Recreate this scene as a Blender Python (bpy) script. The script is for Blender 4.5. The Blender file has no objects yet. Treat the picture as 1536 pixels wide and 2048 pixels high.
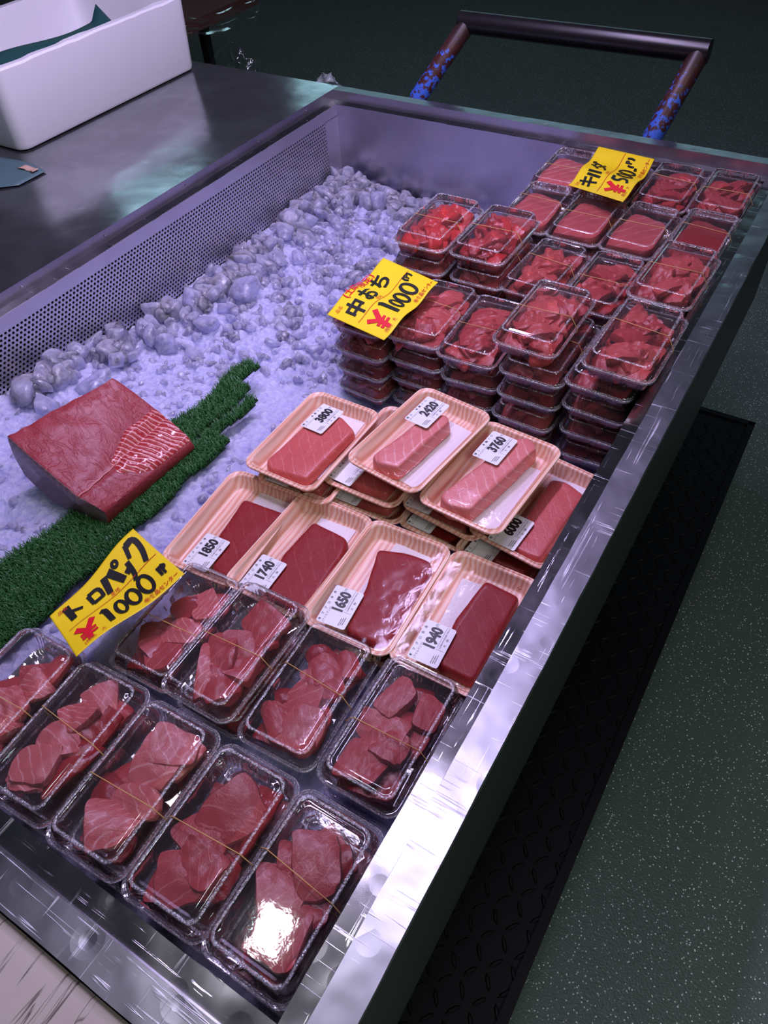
import bpy, bmesh, math, random
import numpy as np
from mathutils import Vector, Matrix, noise

# ------------------------------------------------------------------ camera, world, lights, exposure
SC = bpy.context.scene
COL = SC.collection
ZR = 0.80                                   # height of the case rim above the floor

cam_data = bpy.data.cameras.new('camera')
cam = bpy.data.objects.new('camera', cam_data)
COL.objects.link(cam)
SC.camera = cam
cam_data.sensor_fit = 'HORIZONTAL'
cam_data.sensor_width = 36.0
cam_data.lens = 1477.43 / 1536.0 * 36.0
cam_data.clip_start = 0.02
RV = [[0.8531038509282047, 0.5191624126358244, -0.05180935086840127],
      [0.35863336711251953, -0.6556286731892123, -0.6644796090801413],
      [-0.37894053296631103, 0.548289551419604, -0.7455083099984703]]
CP = (1.1150583, -1.5367338, 0.6268867 + ZR)
cam.matrix_world = Matrix(((RV[0][0], -RV[1][0], -RV[2][0], CP[0]),
                           (RV[0][1], -RV[1][1], -RV[2][1], CP[1]),
                           (RV[0][2], -RV[1][2], -RV[2][2], CP[2]), (0, 0, 0, 1)))

SC.view_settings.view_transform = 'Standard'
SC.view_settings.look = 'None'
SC.view_settings.gamma = 1.0
SC.view_settings.use_curve_mapping = False
SC.view_settings.exposure = 0.0
SC.cycles.max_bounces = 20
SC.cycles.diffuse_bounces = 3
SC.cycles.glossy_bounces = 4
SC.cycles.transmission_bounces = 16
SC.cycles.transparent_max_bounces = 48
SC.cycles.caustics_reflective = False
SC.cycles.caustics_refractive = False
SC.cycles.sample_clamp_indirect = 6.0
SC.cycles.use_denoising = True

world = bpy.data.worlds.new('world')
SC.world = world
world.use_nodes = True
world.node_tree.nodes['Background'].inputs[0].default_value = (0.40, 0.43, 0.55, 1)
world.node_tree.nodes['Background'].inputs[1].default_value = 0.055


def area(name, loc, target, sx, sy, power, color, spread=None):
    d = bpy.data.lights.new(name, 'AREA')
    d.shape = 'RECTANGLE'
    d.size, d.size_y = sx, sy
    d.energy = power
    d.color = color
    if spread:
        d.spread = math.radians(spread)
    o = bpy.data.objects.new(name, d)
    COL.objects.link(o)
    o.location = (loc[0], loc[1], loc[2] + ZR)
    v = Vector(target) - Vector(loc)
    o.rotation_euler = v.to_track_quat('-Z', 'Y').to_euler()
    return o


area('case_lamp_violet', (0.36, -0.45, 1.30), (0.36, -0.449, 0), 0.07, 1.10, 20.0, (0.70, 0.56, 1.0))
area('case_lamp_pale', (0.80, -0.98, 1.40), (0.72, -0.979, 0), 0.12, 0.70, 6.5, (0.78, 0.68, 1.0))
area('case_lamp_white', (0.52, -1.35, 1.40), (0.55, -1.345, 0), 0.11, 0.08, 1.3, (0.95, 0.92, 1.0))
area('hall_lamp_right', (3.0, -2.4, 2.2), (1.9, -1.7, -0.8), 1.2, 0.4, 11.0, (0.92, 1.0, 0.95), 100)
area('hall_lamp_back', (-0.9, 3.4, 1.2), (-0.5, 0.8, -0.5), 3.4, 0.30, 7.0, (0.48, 0.88, 1.0))
area('hall_lamp_left', (-2.3, 1.4, 1.4), (0, -0.5, 0), 0.50, 0.10, 0.9, (0.50, 0.85, 1.0))
spot_d = bpy.data.lights.new('added_fill_spot', 'SPOT')  # unseen fill light, added to brighten the foam box and perforated wall
spot_d.energy = 44.0
spot_d.color = (0.76, 0.68, 1.0)
spot_d.spot_size = math.radians(62)
spot_d.spot_blend = 0.8
spot_d.shadow_soft_size = 0.10
spot = bpy.data.objects.new('added_fill_spot', spot_d)
COL.objects.link(spot)
spot.location = (1.35, -0.75, 1.25 + ZR)
spot.rotation_euler = (Vector((-0.30, -0.45, 0.0)) - Vector((1.35, -0.75, 1.25))).to_track_quat('-Z', 'Y').to_euler()

rnd = random.Random(7)

# ------------------------------------------------------------------ node helpers


class NT:
    def __init__(self, name):
        self.m = bpy.data.materials.new(name)
        self.m.use_nodes = True
        self.t = self.m.node_tree
        self.t.nodes.clear()
        self.out = self.t.nodes.new('ShaderNodeOutputMaterial')

    def n(self, typ, **kw):
        nd = self.t.nodes.new('ShaderNode' + typ)
        for k, v in kw.items():
            if k[0] == 'i' and k[1:].isdigit():
                self.set(nd.inputs[int(k[1:])], v)
            elif k.startswith('I_'):
                self.set(nd.inputs[k[2:].replace('_', ' ')], v)
            else:
                setattr(nd, k, v)
        return nd

    def set(self, sock, v):
        if isinstance(v, bpy.types.NodeSocket):
            self.t.links.new(v, sock)
        elif isinstance(v, bpy.types.Node):
            self.t.links.new(v.outputs[0], sock)
        else:
            if sock.type == 'RGBA' and len(v) == 3:
                v = (*v, 1)
            sock.default_value = v

    def surf(self, nd):
        self.t.links.new(nd.outputs[0], self.out.inputs[0])
        return self.m

    def coord(self, kind='Object', scale=(1, 1, 1), rot=(0, 0, 0)):
        c = self.n('TexCoord')
        mp = self.n('Mapping', I_Scale=scale, I_Rotation=rot)
        self.t.links.new(c.outputs[kind], mp.inputs[0])
        return mp.outputs[0]

    def noise(self, vec, scale, detail=3, rough=.55, dist=0):
        return self.n('TexNoise', I_Vector=vec, I_Scale=scale, I_Detail=detail, I_Roughness=rough, I_Distortion=dist).outputs[0]

    def ramp(self, fac, stops, interp='LINEAR'):
        r = self.n('ValToRGB', I_Fac=fac)
        r.color_ramp.interpolation = interp
        e = r.color_ramp.elements
        while len(e) < len(stops):
            e.new(0.5)
        for k, (p, c) in enumerate(stops):
            e[k].position = p
            e[k].color = (*c, 1) if not isinstance(c, (int, float)) else (c, c, c, 1)
        return r.outputs[0]

    def mix(self, fac, a, b, mode='MIX'):
        x = self.n('MixRGB', blend_type=mode, I_Fac=fac)
        self.set(x.inputs[1], a)
        self.set(x.inputs[2], b)
        return x.outputs[0]

    def math(self, op, a, b=0.0, c=None):
        x = self.n('Math', operation=op)
        self.set(x.inputs[0], a)
        self.set(x.inputs[1], b)
        if c is not None:
            self.set(x.inputs[2], c)
        return x.outputs[0]

    def bump(self, h, strength=.3, dist=.002):
        return self.n('Bump', I_Height=h, I_Strength=strength, I_Distance=dist).outputs[0]

    def pbr(self, **kw):
        b = self.n('BsdfPrincipled')
        for k, v in kw.items():
            self.set(b.inputs[k.replace('_', ' ')], v)
        return b


def simple(name, col, rough=.5, metal=0.0, bump=None, var=None):
    t = NT(name)
    v = t.coord()
    c = col
    if var:
        c = t.mix(t.noise(v, var[0], 4), tuple(x * (1 - var[1]) for x in col), tuple(min(1, x * (1 + var[1])) for x in col))
    kw = dict(Base_Color=c, Roughness=rough, Metallic=metal)
    if bump:
        kw['Normal'] = t.bump(t.noise(v, bump[0], 4), bump[1], bump[2])
    return t.surf(t.pbr(**kw))


M = {}


def steel(name, col, rough, scratch=.25, dents=.0, scr_scale=1.0, stains=0.15, metal=1.0):
    t = NT(name)
    v = t.coord()
    st = t.ramp(t.noise(v, 9, 5, .6, .4), [(.38, 0.0), (.62, 1.0)])
    c = t.mix(t.math('MULTIPLY', st, stains), col, tuple(x * .45 for x in col))
    r = t.math('ADD', rough - .06, t.math('MULTIPLY', t.noise(v, 26, 4), .12))
    nb = None
    if scratch:
        scr = None
        for k, (rot, sc) in enumerate([(0.3, (260, 6, 6)), (1.1, (6, 300, 6)), (2.2, (220, 5, 5)), (-.5, (7, 240, 7))]):
            vv = t.coord('Object', tuple(s * scr_scale for s in sc), (0, 0, rot))
            w = t.noise(vv, 1.0, 2, .5, .6)
            w = t.ramp(w, [(.66, 0.0), (.70, 1.0), (.74, 0.0)])
            mask = t.ramp(t.noise(t.coord('Object', (1, 1, 1), (0, 0, rot * 2)), 19 + 5 * k, 2), [(.46, 0.0), (.62, 1.0)])
            w = t.mix(1.0, w, mask, 'MULTIPLY')
            scr = w if scr is None else t.mix(1.0, scr, w, 'ADD')
        c = t.mix(t.math('MULTIPLY', scr, scratch), c, (.95, .95, 1.0))
        r = t.math('ADD', t.math('MULTIPLY', scr, .25), r)
        nb = t.bump(t.math('MULTIPLY', scr, .6), .35, .0006)
    if dents:
        vo = t.n('TexVoronoi', I_Vector=v, I_Scale=22.0)
        d1 = t.ramp(vo.outputs[0], [(.0, 0.0), (.16, .75), (.30, 1.0)])
        d2 = t.noise(v, 14, 2)
        b2 = t.n('Bump', I_Height=t.math('ADD', d1, t.math('MULTIPLY', d2, 1.6)), I_Strength=dents, I_Distance=.004)
        if nb is not None:
            t.set(b2.inputs['Normal'], nb)
        nb = b2.outputs[0]
    kw = dict(Base_Color=c, Roughness=r, Metallic=metal)
    if nb is not None:
        kw['Normal'] = nb
    return t.surf(t.pbr(**kw))


M['steel_rim'] = steel('scratched_rim_steel', (.42, .43, .47), .33, .60, .30, 1.0, .30)
M['steel_counter'] = steel('counter_steel', (.42, .43, .46), .17, .0, .03, 1.0, .45, .93)
M['steel_wall'] = steel('well_wall_steel', (.55, .53, .58), .30, .0, .10, .5, .2)
M['steel_ledge'] = steel('ledge_steel', (.50, .50, .53), .15, .20, .12, 1.0, .3)
M['steel_perf'] = steel('perforated_steel', (.80, .78, .84), .44, .0, .0, .5, .1)


def plastic():
    t = NT('clear_plastic')
    v = t.coord()
    nb = t.bump(t.noise(v, 70, 3), .10, .0010)
    gl = t.n('BsdfGlossy', I_Roughness=.05, I_Normal=nb, I_Color=(1, 1, 1))
    tr = t.n('BsdfTransparent', I_Color=(.972, .972, .98))
    haze = t.n('BsdfTranslucent', I_Color=(.9, .9, .95))
    df = t.n('BsdfDiffuse', I_Color=(.9, .9, .95))
    hz = t.n('MixShader', i0=.5, i1=haze, i2=df)
    base = t.n('MixShader', i0=.035, i1=tr, i2=hz)
    fr = t.n('LayerWeight', I_Blend=.30, I_Normal=nb)
    f = t.math('ADD', t.math('MULTIPLY', fr.outputs[0], .85), .035)
    return t.surf(t.n('MixShader', i0=f, i1=base, i2=gl))


def film():
    t = NT('cling_film')
    v = t.coord()
    nb = t.bump(t.noise(v, 45, 4, .6, .8), .14, .002)
    gl = t.n('BsdfGlossy', I_Roughness=.05, I_Normal=nb, I_Color=(1, 1, 1))
    tr = t.n('BsdfTransparent', I_Color=(.985, .985, .99))
    fr = t.n('LayerWeight', I_Blend=.2, I_Normal=nb)
    f = t.math('ADD', t.math('MULTIPLY', fr.outputs[0], .25), .010)
    return t.surf(t.n('MixShader', i0=f, i1=tr, i2=gl))


def plastic_edge():
    t = NT('embossed_edge_painted_sparkle')
    v = t.coord()
    nb = t.bump(t.noise(v, 700, 2), .8, .0010)
    gl = t.n('BsdfGlossy', I_Roughness=.16, I_Normal=nb, I_Color=(1, 1, 1))
    tr = t.n('BsdfTransparent', I_Color=(.95, .95, .96))
    df = t.n('BsdfDiffuse', I_Color=(.95, .95, 1.0), I_Normal=nb)
    base = t.n('MixShader', i0=t.ramp(t.noise(v, 520, 1), [(.42, .04), (.60, .30)]), i1=tr, i2=df)  # whitish share: embossed texture, plus bead sparkle painted into the colour
    return t.surf(t.n('MixShader', i0=.14, i1=base, i2=gl))


M['plastic'] = plastic()
M['plastic_edge'] = plastic_edge()
M['film'] = film()


def meat(name, a, b, line=None, lscale=60., lw=.1, rough=.36, spec=.42):
    t = NT(name)
    v = t.coord()
    n1 = t.noise(v, 55, 5, .6, .6)
    c = t.mix(n1, a, b)
    fine = t.noise(v, 620, 3)
    c = t.mix(t.math('MULTIPLY', fine, .45), c, tuple(min(1, x * 1.35) for x in b))
    if line:
        w = t.n('TexWave', I_Vector=v, I_Scale=lscale, I_Distortion=2.2, I_Detail=2.0, wave_type='BANDS', bands_direction='DIAGONAL')
        w.inputs['Detail Scale'].default_value = 1.2
        lf = t.ramp(w.outputs[1], [(1 - lw * .9, 0.0), (1 - lw * .15, 1.0)])
        lf = t.math('MULTIPLY', lf, t.ramp(t.noise(v, 70, 2), [(.35, 0.05), (.62, .55)]))
        c = t.mix(lf, c, line)
    h = t.math('ADD', t.math('MULTIPLY', n1, .8), t.math('MULTIPLY', fine, .35))
    return t.surf(t.pbr(Base_Color=c, Roughness=rough, Normal=t.bump(h, .6, .0018), Specular_IOR_Level=spec,
                        Coat_Weight=.07, Coat_Roughness=.12))


M['p'] = meat('pink_tuna', (0.52, 0.105, 0.105), (0.6, 0.15, 0.14), (.88, .48, .46), 42, .10)
M['p2'] = meat('rose_tuna', (0.42, 0.058, 0.064), (0.5, 0.092, 0.09), (.76, .30, .29), 46, .06)
M['m'] = meat('marbled_tuna', (0.5, 0.075, 0.075), (0.58, 0.125, 0.115), (.90, .52, .50), 60, .16)
M['r2'] = meat('red_pink_tuna', (0.36, 0.034, 0.038), (0.44, 0.062, 0.062), (.70, .24, .23), 45, .05)
M['r'] = meat('red_tuna', (.34, .026, .028), (.44, .05, .05))
M['d'] = meat('dark_red_tuna', (.22, .010, .012), (.32, .022, .025), None, 60, .1, .2)
M['b'] = meat('bright_red_tuna', (.42, .018, .020), (.54, .042, .038), None, 60, .1, .2)
M['s'] = meat('scraped_tuna', (.40, .04, .038), (.54, .085, .075), (.70, .22, .20), 70, .05)
M['k'] = meat('lean_block_tuna', (.22, .010, .012), (.29, .020, .021), (.40, .07, .06), 26, .05, .46, .25)
M['q'] = meat('fatty_block_tuna', (.60, .14, .135), (.70, .21, .20), (.88, .48, .46), 34, .12, .25)
M['q2'] = meat('medium_block_tuna', (.52, .085, .08), (.60, .12, .11), (.74, .26, .25), 30, .06, .25)


def wood_foam():
    t = NT('wood_grain_foam')
    v = t.coord('Object', (1, .10, .6))
    w = t.n('TexWave', I_Vector=v, I_Scale=46.0, I_Distortion=6.0, I_Detail=3.0, wave_type='BANDS', bands_direction='X')
    w.inputs['Detail Scale'].default_value = 1.4
    c = t.ramp(w.outputs[1], [(0.0, (.74, .31, .19)), (.45, (.84, .46, .33)), (1.0, (.93, .64, .51))])
    c = t.mix(t.math('MULTIPLY', t.noise(v, 60, 3), .25), c, (.95, .70, .60))
    return t.surf(t.pbr(Base_Color=c, Roughness=.32, Specular_IOR_Level=.5))


M['foam_tray'] = wood_foam()


def pad():
    t = NT('absorbent_pad')
    v = t.coord('Object', (1, 1, 1), (0, 0, .78))
    b = t.n('TexVoronoi', I_Vector=v, I_Scale=260.0)
    return t.surf(t.pbr(Base_Color=(.88, .80, .84), Roughness=.55, Normal=t.bump(b.outputs[0], .5, .001)))


M['pad'] = pad()
M['label_paper'] = simple('white_label_paper', (.86, .85, .88), .4)
M['ink'] = simple('black_ink', (.012, .012, .014), .45)
M['brush_ink'] = simple('black_brush_ink', (.010, .010, .010), .45)
M['red_ink'] = simple('red_ink', (.62, .045, .015), .5)
M['red_brush'] = simple('red_brush_ink', (.75, .012, .03), .4)
M['card'] = simple('yellow_card', (.95, .70, .012), .42, 0, (40, .15, .002), (18, .06))
M['band'] = simple('tan_rubber_band', (.62, .36, .13), .5)
M['styrofoam'] = simple('white_polystyrene', (.88, .88, .89), .6, 0, (240, .25, .001), (6, .04))
M['teal_sheet'] = simple('dark_green_sheet', (.018, .085, .078), .45, 0, (30, .2, .003))
M['teal_sheet_light'] = simple('pale_green_sheet', (.085, .16, .17), .55, 0, (30, .2, .003))
M['tape'] = simple('peach_tape', (.62, .40, .30), .6)
M['case_paint'] = simple('dark_green_paint', (.010, .017, .010), .38, 0, (60, .12, .002), (40, .3))
M['dark'] = simple('dark_void', (.01, .01, .012), .8)
M['rubber'] = simple('black_rubber', (.012, .012, .012), .7)


def floor_mat():
    t = NT('speckled_green_floor')
    v = t.coord()
    vo = t.n('TexVoronoi', I_Vector=v, I_Scale=150.0)
    sp = t.ramp(vo.outputs[0], [(.12, 1.0), (.22, 0.0)])
    hs = t.n('SeparateColor', i0=vo.outputs[1]).outputs[0]
    sp = t.math('MULTIPLY', sp, t.math('GREATER_THAN', hs, .25))
    vo2 = t.n('TexVoronoi', I_Vector=v, I_Scale=210.0)
    sp2 = t.math('MULTIPLY', t.ramp(vo2.outputs[0], [(.12, 1.0), (.2, 0.0)]), t.math('GREATER_THAN', t.n('SeparateColor', i0=vo2.outputs[1]).outputs[1], .72))
    sp = t.math('MAXIMUM', sp, t.math('MULTIPLY', sp2, .6))
    c = t.mix(t.noise(v, 2.2, 5), (.070, .105, .082), (.110, .145, .120))
    c = t.mix(sp, c, (.90, .93, .88))
    g = t.noise(v, 260, 2)
    return t.surf(t.pbr(Base_Color=c, Roughness=.30, Normal=t.bump(g, .6, .002)))


def tread_mat():
    t = NT('black_tread_plate')
    v = t.coord()
    return t.surf(t.pbr(Base_Color=t.mix(t.noise(v, 30, 4), (.0015, .0018, .0028), (.005, .005, .007)), Roughness=.55,
                        Specular_IOR_Level=.25, Normal=t.bump(t.noise(v, 160, 3), .3, .001)))


def handle_mat():
    t = NT('worn_blue_and_rust_paint')
    v = t.coord()
    n = t.noise(v, 85, 6, .65)
    z = t.n('SeparateXYZ', i0=v).outputs[2]
    # paint survives on the lower part of the posts
    keep = t.math('ADD', n, t.math('MULTIPLY', t.math('SUBTRACT', .022, z), 1.9))
    blue = t.ramp(keep, [(.50, 0.0), (.53, 1.0)], 'LINEAR')
    rust = t.mix(t.noise(v, 140, 4), (.035, .010, .010), (.10, .03, .022))
    base = t.mix(t.ramp(z, [(.07, 0.0), (.13, 1.0)]), rust, (.010, .009, .010))
    c = t.mix(blue, base, (.05, .14, .62))
    return t.surf(t.pbr(Base_Color=c, Roughness=.42))


M['floor'] = floor_mat()
M['tread'] = tread_mat()
M['handle'] = handle_mat()


def board_mat():
    t = NT('scored_cutting_board')
    v = t.coord('Object', (150, 9, 9), (0, 0, .9))
    v2 = t.coord('Object', (120, 8, 8), (0, 0, 1.5))
    o = t.coord()
    s1 = t.math('MULTIPLY', t.ramp(t.noise(v, 1, 2, .5, .5), [(.60, 0.0), (.63, 1.0), (.66, 0.0)]), t.ramp(t.noise(o, 16, 2), [(.40, 0.0), (.55, 1.0)]))
    s2 = t.math('MULTIPLY', t.ramp(t.noise(v2, 1, 2, .5, .5), [(.68, 0.0), (.71, 1.0), (.74, 0.0)]), t.ramp(t.noise(o, 22, 2), [(.45, 0.0), (.6, 1.0)]))
    s = t.math('MAXIMUM', s1, s2)
    c = t.mix(t.noise(o, 14, 4), (.42, .35, .32), (.52, .44, .40))
    c = t.mix(t.math('MULTIPLY', s, .95), c, (.06, .04, .03))
    return t.surf(t.pbr(Base_Color=c, Roughness=.5, Normal=t.bump(s, -.4, .001)))


M['board'] = board_mat()


def ice_mat(name, clear, bs, sss):
    """wet crushed ice: milky body, clear in the middle of a lump and whiter towards its rim, glossy wet surface"""
    t = NT(name)
    v = t.coord()
    n = t.noise(v, 120, 5, .65, .8)
    vo = t.n('TexVoronoi', I_Vector=v, I_Scale=150.0)
    h = t.math('ADD', t.math('MULTIPLY', n, 1.0), t.math('MULTIPLY', vo.outputs[0], .8))
    nb = t.bump(h, bs, .005)
    c = t.mix(t.noise(v, 38, 4), (.46, .46, .76), (.69, .69, .94))
    p = t.pbr(Base_Color=c, Roughness=.10, IOR=1.31, Normal=nb, Specular_IOR_Level=.8, Subsurface_Weight=sss,
              Subsurface_Radius=(.8, .85, 1.0), Subsurface_Scale=.03)
    if not clear:
        return t.surf(p)
    tr = t.n('BsdfTransparent', I_Color=(.97, .97, 1.0))
    gl = t.n('BsdfGlossy', I_Roughness=.06, I_Normal=nb, I_Color=(1, 1, 1))
    fr = t.n('LayerWeight', I_Blend=.28, I_Normal=nb)
    cl = t.n('MixShader', i0=t.math('ADD', t.math('MULTIPLY', fr.outputs[0], .8), .04), i1=tr, i2=gl)
    rim = t.n('LayerWeight', I_Blend=.45).outputs[1]
    k = t.math('MULTIPLY', t.math('SUBTRACT', 1.0, t.math('POWER', rim, 1.3)), t.ramp(t.noise(v, 70, 3), [(.35, clear), (.65, clear * .6)]))
    return t.surf(t.n('MixShader', i0=k, i1=p, i2=cl))


M['ice_bed'] = ice_mat('packed_ice', 0, .95, .8)
M['ice_chunk'] = ice_mat('clear_ice', .92, .28, 1.0)
M['blade'] = simple('green_turf_blade', (.035, .145, .034), .42, 0, None, (90, .35))
M['turf_base'] = simple('turf_backing', (.008, .035, .012), .8)
M['skin'] = simple('tuna_skin', (.05, .045, .05), .35)


def loin_mat():
    t = NT('tuna_loin_flesh')
    v = t.coord()
    n = t.noise(t.coord('Object', (1.0, .55, 1.0)), 24, 6, .62, .8)
    crack = t.ramp(t.noise(t.coord('Object', (.55, 1.25, 1.0), (0, 0, .5)), 34, 4, .55, 1.2), [(.43, 0.0), (.495, 1.0), (.56, 0.0)])
    fine = t.noise(v, 300, 4)
    c = t.mix(n, (.25, .018, .026), (.36, .050, .060))
    c = t.mix(t.math('MULTIPLY', crack, .16), c, (.20, .014, .016))
    h = t.math('ADD', t.math('MULTIPLY', crack, -.4), t.math('ADD', t.math('MULTIPLY', fine, .4), n))
    return t.surf(t.pbr(Base_Color=c, Roughness=.44, Normal=t.bump(h, .5, .003), Coat_Weight=.12, Coat_Roughness=.25))


def cut_mat():
    t = NT('loin_cut_face')
    v = t.coord('Object', (1, 1, 1))
    sub = t.n('VectorMath', operation='SUBTRACT', i0=v, i1=(.275, -1.18, -.095))
    sc = t.n('VectorMath', operation='MULTIPLY', i0=sub.outputs[0], i1=(1.0, 1.0, 1.5))
    w = t.n('TexWave', I_Vector=sc.outputs[0], I_Scale=62.0, I_Distortion=2.0, I_Detail=2.0, wave_type='RINGS', rings_direction='SPHERICAL')
    c = t.mix(w.outputs[1], (.16, .085, .105), (.24, .15, .17))
    return t.surf(t.pbr(Base_Color=c, Roughness=.3))


def belly_mat():
    t = NT('belly_membrane_flesh')
    v = t.coord('Object', (1, 1, 1), (0, 0, -.35))
    w = t.n('TexWave', I_Vector=v, I_Scale=40.0, I_Distortion=5.0, I_Detail=3.0, wave_type='BANDS', bands_direction='Y')
    c = t.ramp(w.outputs[1], [(0.0, (.36, .024, .028)), (.72, (.46, .050, .052)), (.93, (.62, .20, .20)), (1.0, (.74, .40, .40))])
    return t.surf(t.pbr(Base_Color=c, Roughness=.25, Normal=t.bump(w.outputs[1], .5, .003), Coat_Weight=.4))


M['loin'] = loin_mat()
M['seam'] = simple('pale_seam_tissue', (.58, .20, .20), .35, 0, (200, .5, .001), (120, .3))
M['cut'] = cut_mat()
M['belly'] = belly_mat()


def crate_mat():
    t = NT('reddish_brown_board')
    v = t.coord('Object', (3, 40, 40))
    return t.surf(t.pbr(Base_Color=t.mix(t.noise(v, 1, 4), (.10, .035, .028), (.17, .07, .05)), Roughness=.6))


M['crate'] = crate_mat()

# ------------------------------------------------------------------ geometry helpers


class MB:
    """collects vertices and faces, then links them as ONE mesh object"""

    def __init__(self):
        self.v, self.f, self.mi = [], [], []

    def add(self, vs, fs, mat=0):
        o = len(self.v)
        self.v += [tuple(map(float, p)) for p in vs]
        self.f += [tuple(i + o for i in q) for q in fs]
        self.mi += [mat] * len(fs)

    def box(self, a, b, mat=0, rot=None, c=None):
        x0, y0, z0 = a
        x1, y1, z1 = b
        vs = [(x0, y0, z0), (x1, y0, z0), (x1, y1, z0), (x0, y1, z0), (x0, y0, z1), (x1, y0, z1), (x1, y1, z1), (x0, y1, z1)]
        self.add(vs, [(0, 3, 2, 1), (4, 5, 6, 7), (0, 1, 5, 4), (1, 2, 6, 5), (2, 3, 7, 6), (3, 0, 4, 7)], mat)

    def loft(self, loops, cap0=False, cap1=False, closed=True, mat=0):
        n = len(loops[0])
        vs = [p for l in loops for p in l]
        fs = []
        for i in range(len(loops) - 1):
            for j in range(n if closed else n - 1):
                k = (j + 1) % n
                fs.append((i * n + j, i * n + k, (i + 1) * n + k, (i + 1) * n + j))
        if cap0:
            fs.append(tuple(range(n - 1, -1, -1)))
        if cap1:
            fs.append(tuple((len(loops) - 1) * n + j for j in range(n)))
        self.add(vs, fs, mat)

    def tube(self, pts, r, seg=8, closed=False, mat=0, caps=True):
        P = [Vector(p) for p in pts]
        n = len(P)
        loops = []
        up = None
        for i in range(n):
            a = P[(i - 1) % n] if (closed or i > 0) else P[i]
            b = P[(i + 1) % n] if (closed or i < n - 1) else P[i]
            t = (b - a).normalized()
            if up is None:
                up = t.orthogonal().normalized()
            up = (up - t * up.dot(t)).normalized()
            w = t.cross(up)
            loops.append([P[i] + (up * math.cos(2 * math.pi * k / seg) + w * math.sin(2 * math.pi * k / seg)) * r for k in range(seg)])
        if closed:
            loops.append(loops[0])
        self.loft(loops, caps and not closed, caps and not closed, True, mat)

    def mesh(self, name, mats, smooth=True, angle=38):
        me = bpy.data.meshes.new(name)
        me.from_pydata(self.v, [], self.f)
        for m in (mats if isinstance(mats, (list, tuple)) else [mats]):
            me.materials.append(m)
        if any(self.mi):
            me.polygons.foreach_set('material_index', self.mi)
        if smooth:
            me.polygons.foreach_set('use_smooth', [True] * len(me.polygons))
            if angle:
                me.set_sharp_from_angle(angle=math.radians(angle))
        me.update()
        return me

    def build(self, name, mats, parent=None, smooth=True, angle=38):
        return link(name, self.mesh(name, mats, smooth, angle), parent)


def link(name, me, parent=None, loc=(0, 0, 0), rot=(0, 0, 0), scale=(1, 1, 1)):
    o = bpy.data.objects.new(name, me)
    COL.objects.link(o)
    o.parent = parent
    o.location, o.rotation_euler, o.scale = loc, rot, scale
    return o


def thing(name, label, cat, loc=(0, 0, 0), rot=(0, 0, 0), group=None):
    o = bpy.data.objects.new(name, None)
    o.empty_display_size = .02
    COL.objects.link(o)
    o.location = loc
    o.rotation_euler = rot
    tag(o, label, cat, group)
    return o


def tag(o, label, cat, group=None, kind=None):
    o['label'] = label
    o['category'] = cat
    if group:
        o['group'] = group
    if kind:
        o['kind'] = kind
    return o


def rrect(w, l, r, z, n=96, rib=None):
    """rounded rectangle loop, half sizes w,l, corner radius r, n points (n % 4 == 0)"""
    q = n // 4
    pts = []
    segs = [((w - r, l - r), 0), ((-w + r, l - r), 90), ((-w + r, -l + r), 180), ((w - r, -l + r), 270)]
    nc = max(3, q // 3)
    for k, ((cx, cy), a0) in enumerate(segs):
        arc = [(cx + r * math.cos(math.radians(a0 + 90 * i / (nc - 1))), cy + r * math.sin(math.radians(a0 + 90 * i / (nc - 1)))) for i in range(nc)]
        nx = segs[(k + 1) % 4]
        a1 = math.radians(nx[1])
        e = (nx[0][0] + r * math.cos(a1), nx[0][1] + r * math.sin(a1))
        m = q - nc
        st = arc[-1]
        lin = [(st[0] + (e[0] - st[0]) * (i + 1) / (m + 1), st[1] + (e[1] - st[1]) * (i + 1) / (m + 1)) for i in range(m)]
        pts += arc + lin
    out = []
    for i, (x, y) in enumerate(pts):
        d = rib(i, x, y) if rib else 0
        s = 1 + d / max(.001, math.hypot(x, y))
        out.append((x * s, y * s, z))
    return out


def nz(p, s, seed=0.0):
    return noise.noise(Vector((p[0] * s + seed, p[1] * s - seed * .7, p[2] * s + seed * 1.3)))


# ------------------------------------------------------------------ structure: floor
m = MB()
m.add([(-5, -4, -ZR), (5, -4, -ZR), (5, 6, -ZR), (-5, 6, -ZR)], [(0, 1, 2, 3)])
fl = m.build('floor', M['floor'], smooth=False)
fl['kind'] = 'structure'
tag(fl, 'dark green floor with pale specks around the display case', 'floor', None, 'structure')

# ------------------------------------------------------------------ display case
L, WR, WF, WB, D, A = 1.549, .0311, .0315, .0268, .0215, .0222
case = thing('display_case', 'stainless steel ice display case holding crushed ice and packed tuna', 'display case', (0, 0, -ZR))


def cpart(mb, name, mats, smooth=False, angle=38, parent=None):
    """parts of the case are authored with the rim at z = 0"""
    mb.v = [(x, y, z + ZR) if parent is None else (x, y, z) for x, y, z in mb.v]
    return mb.build(name, mats, parent or case, smooth, angle)


def wavy(x, y, amp=.0007):
    return amp * nz((x, y, 0), 9) + amp * .6 * nz((x, y, 0), 31, 4.0)


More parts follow.
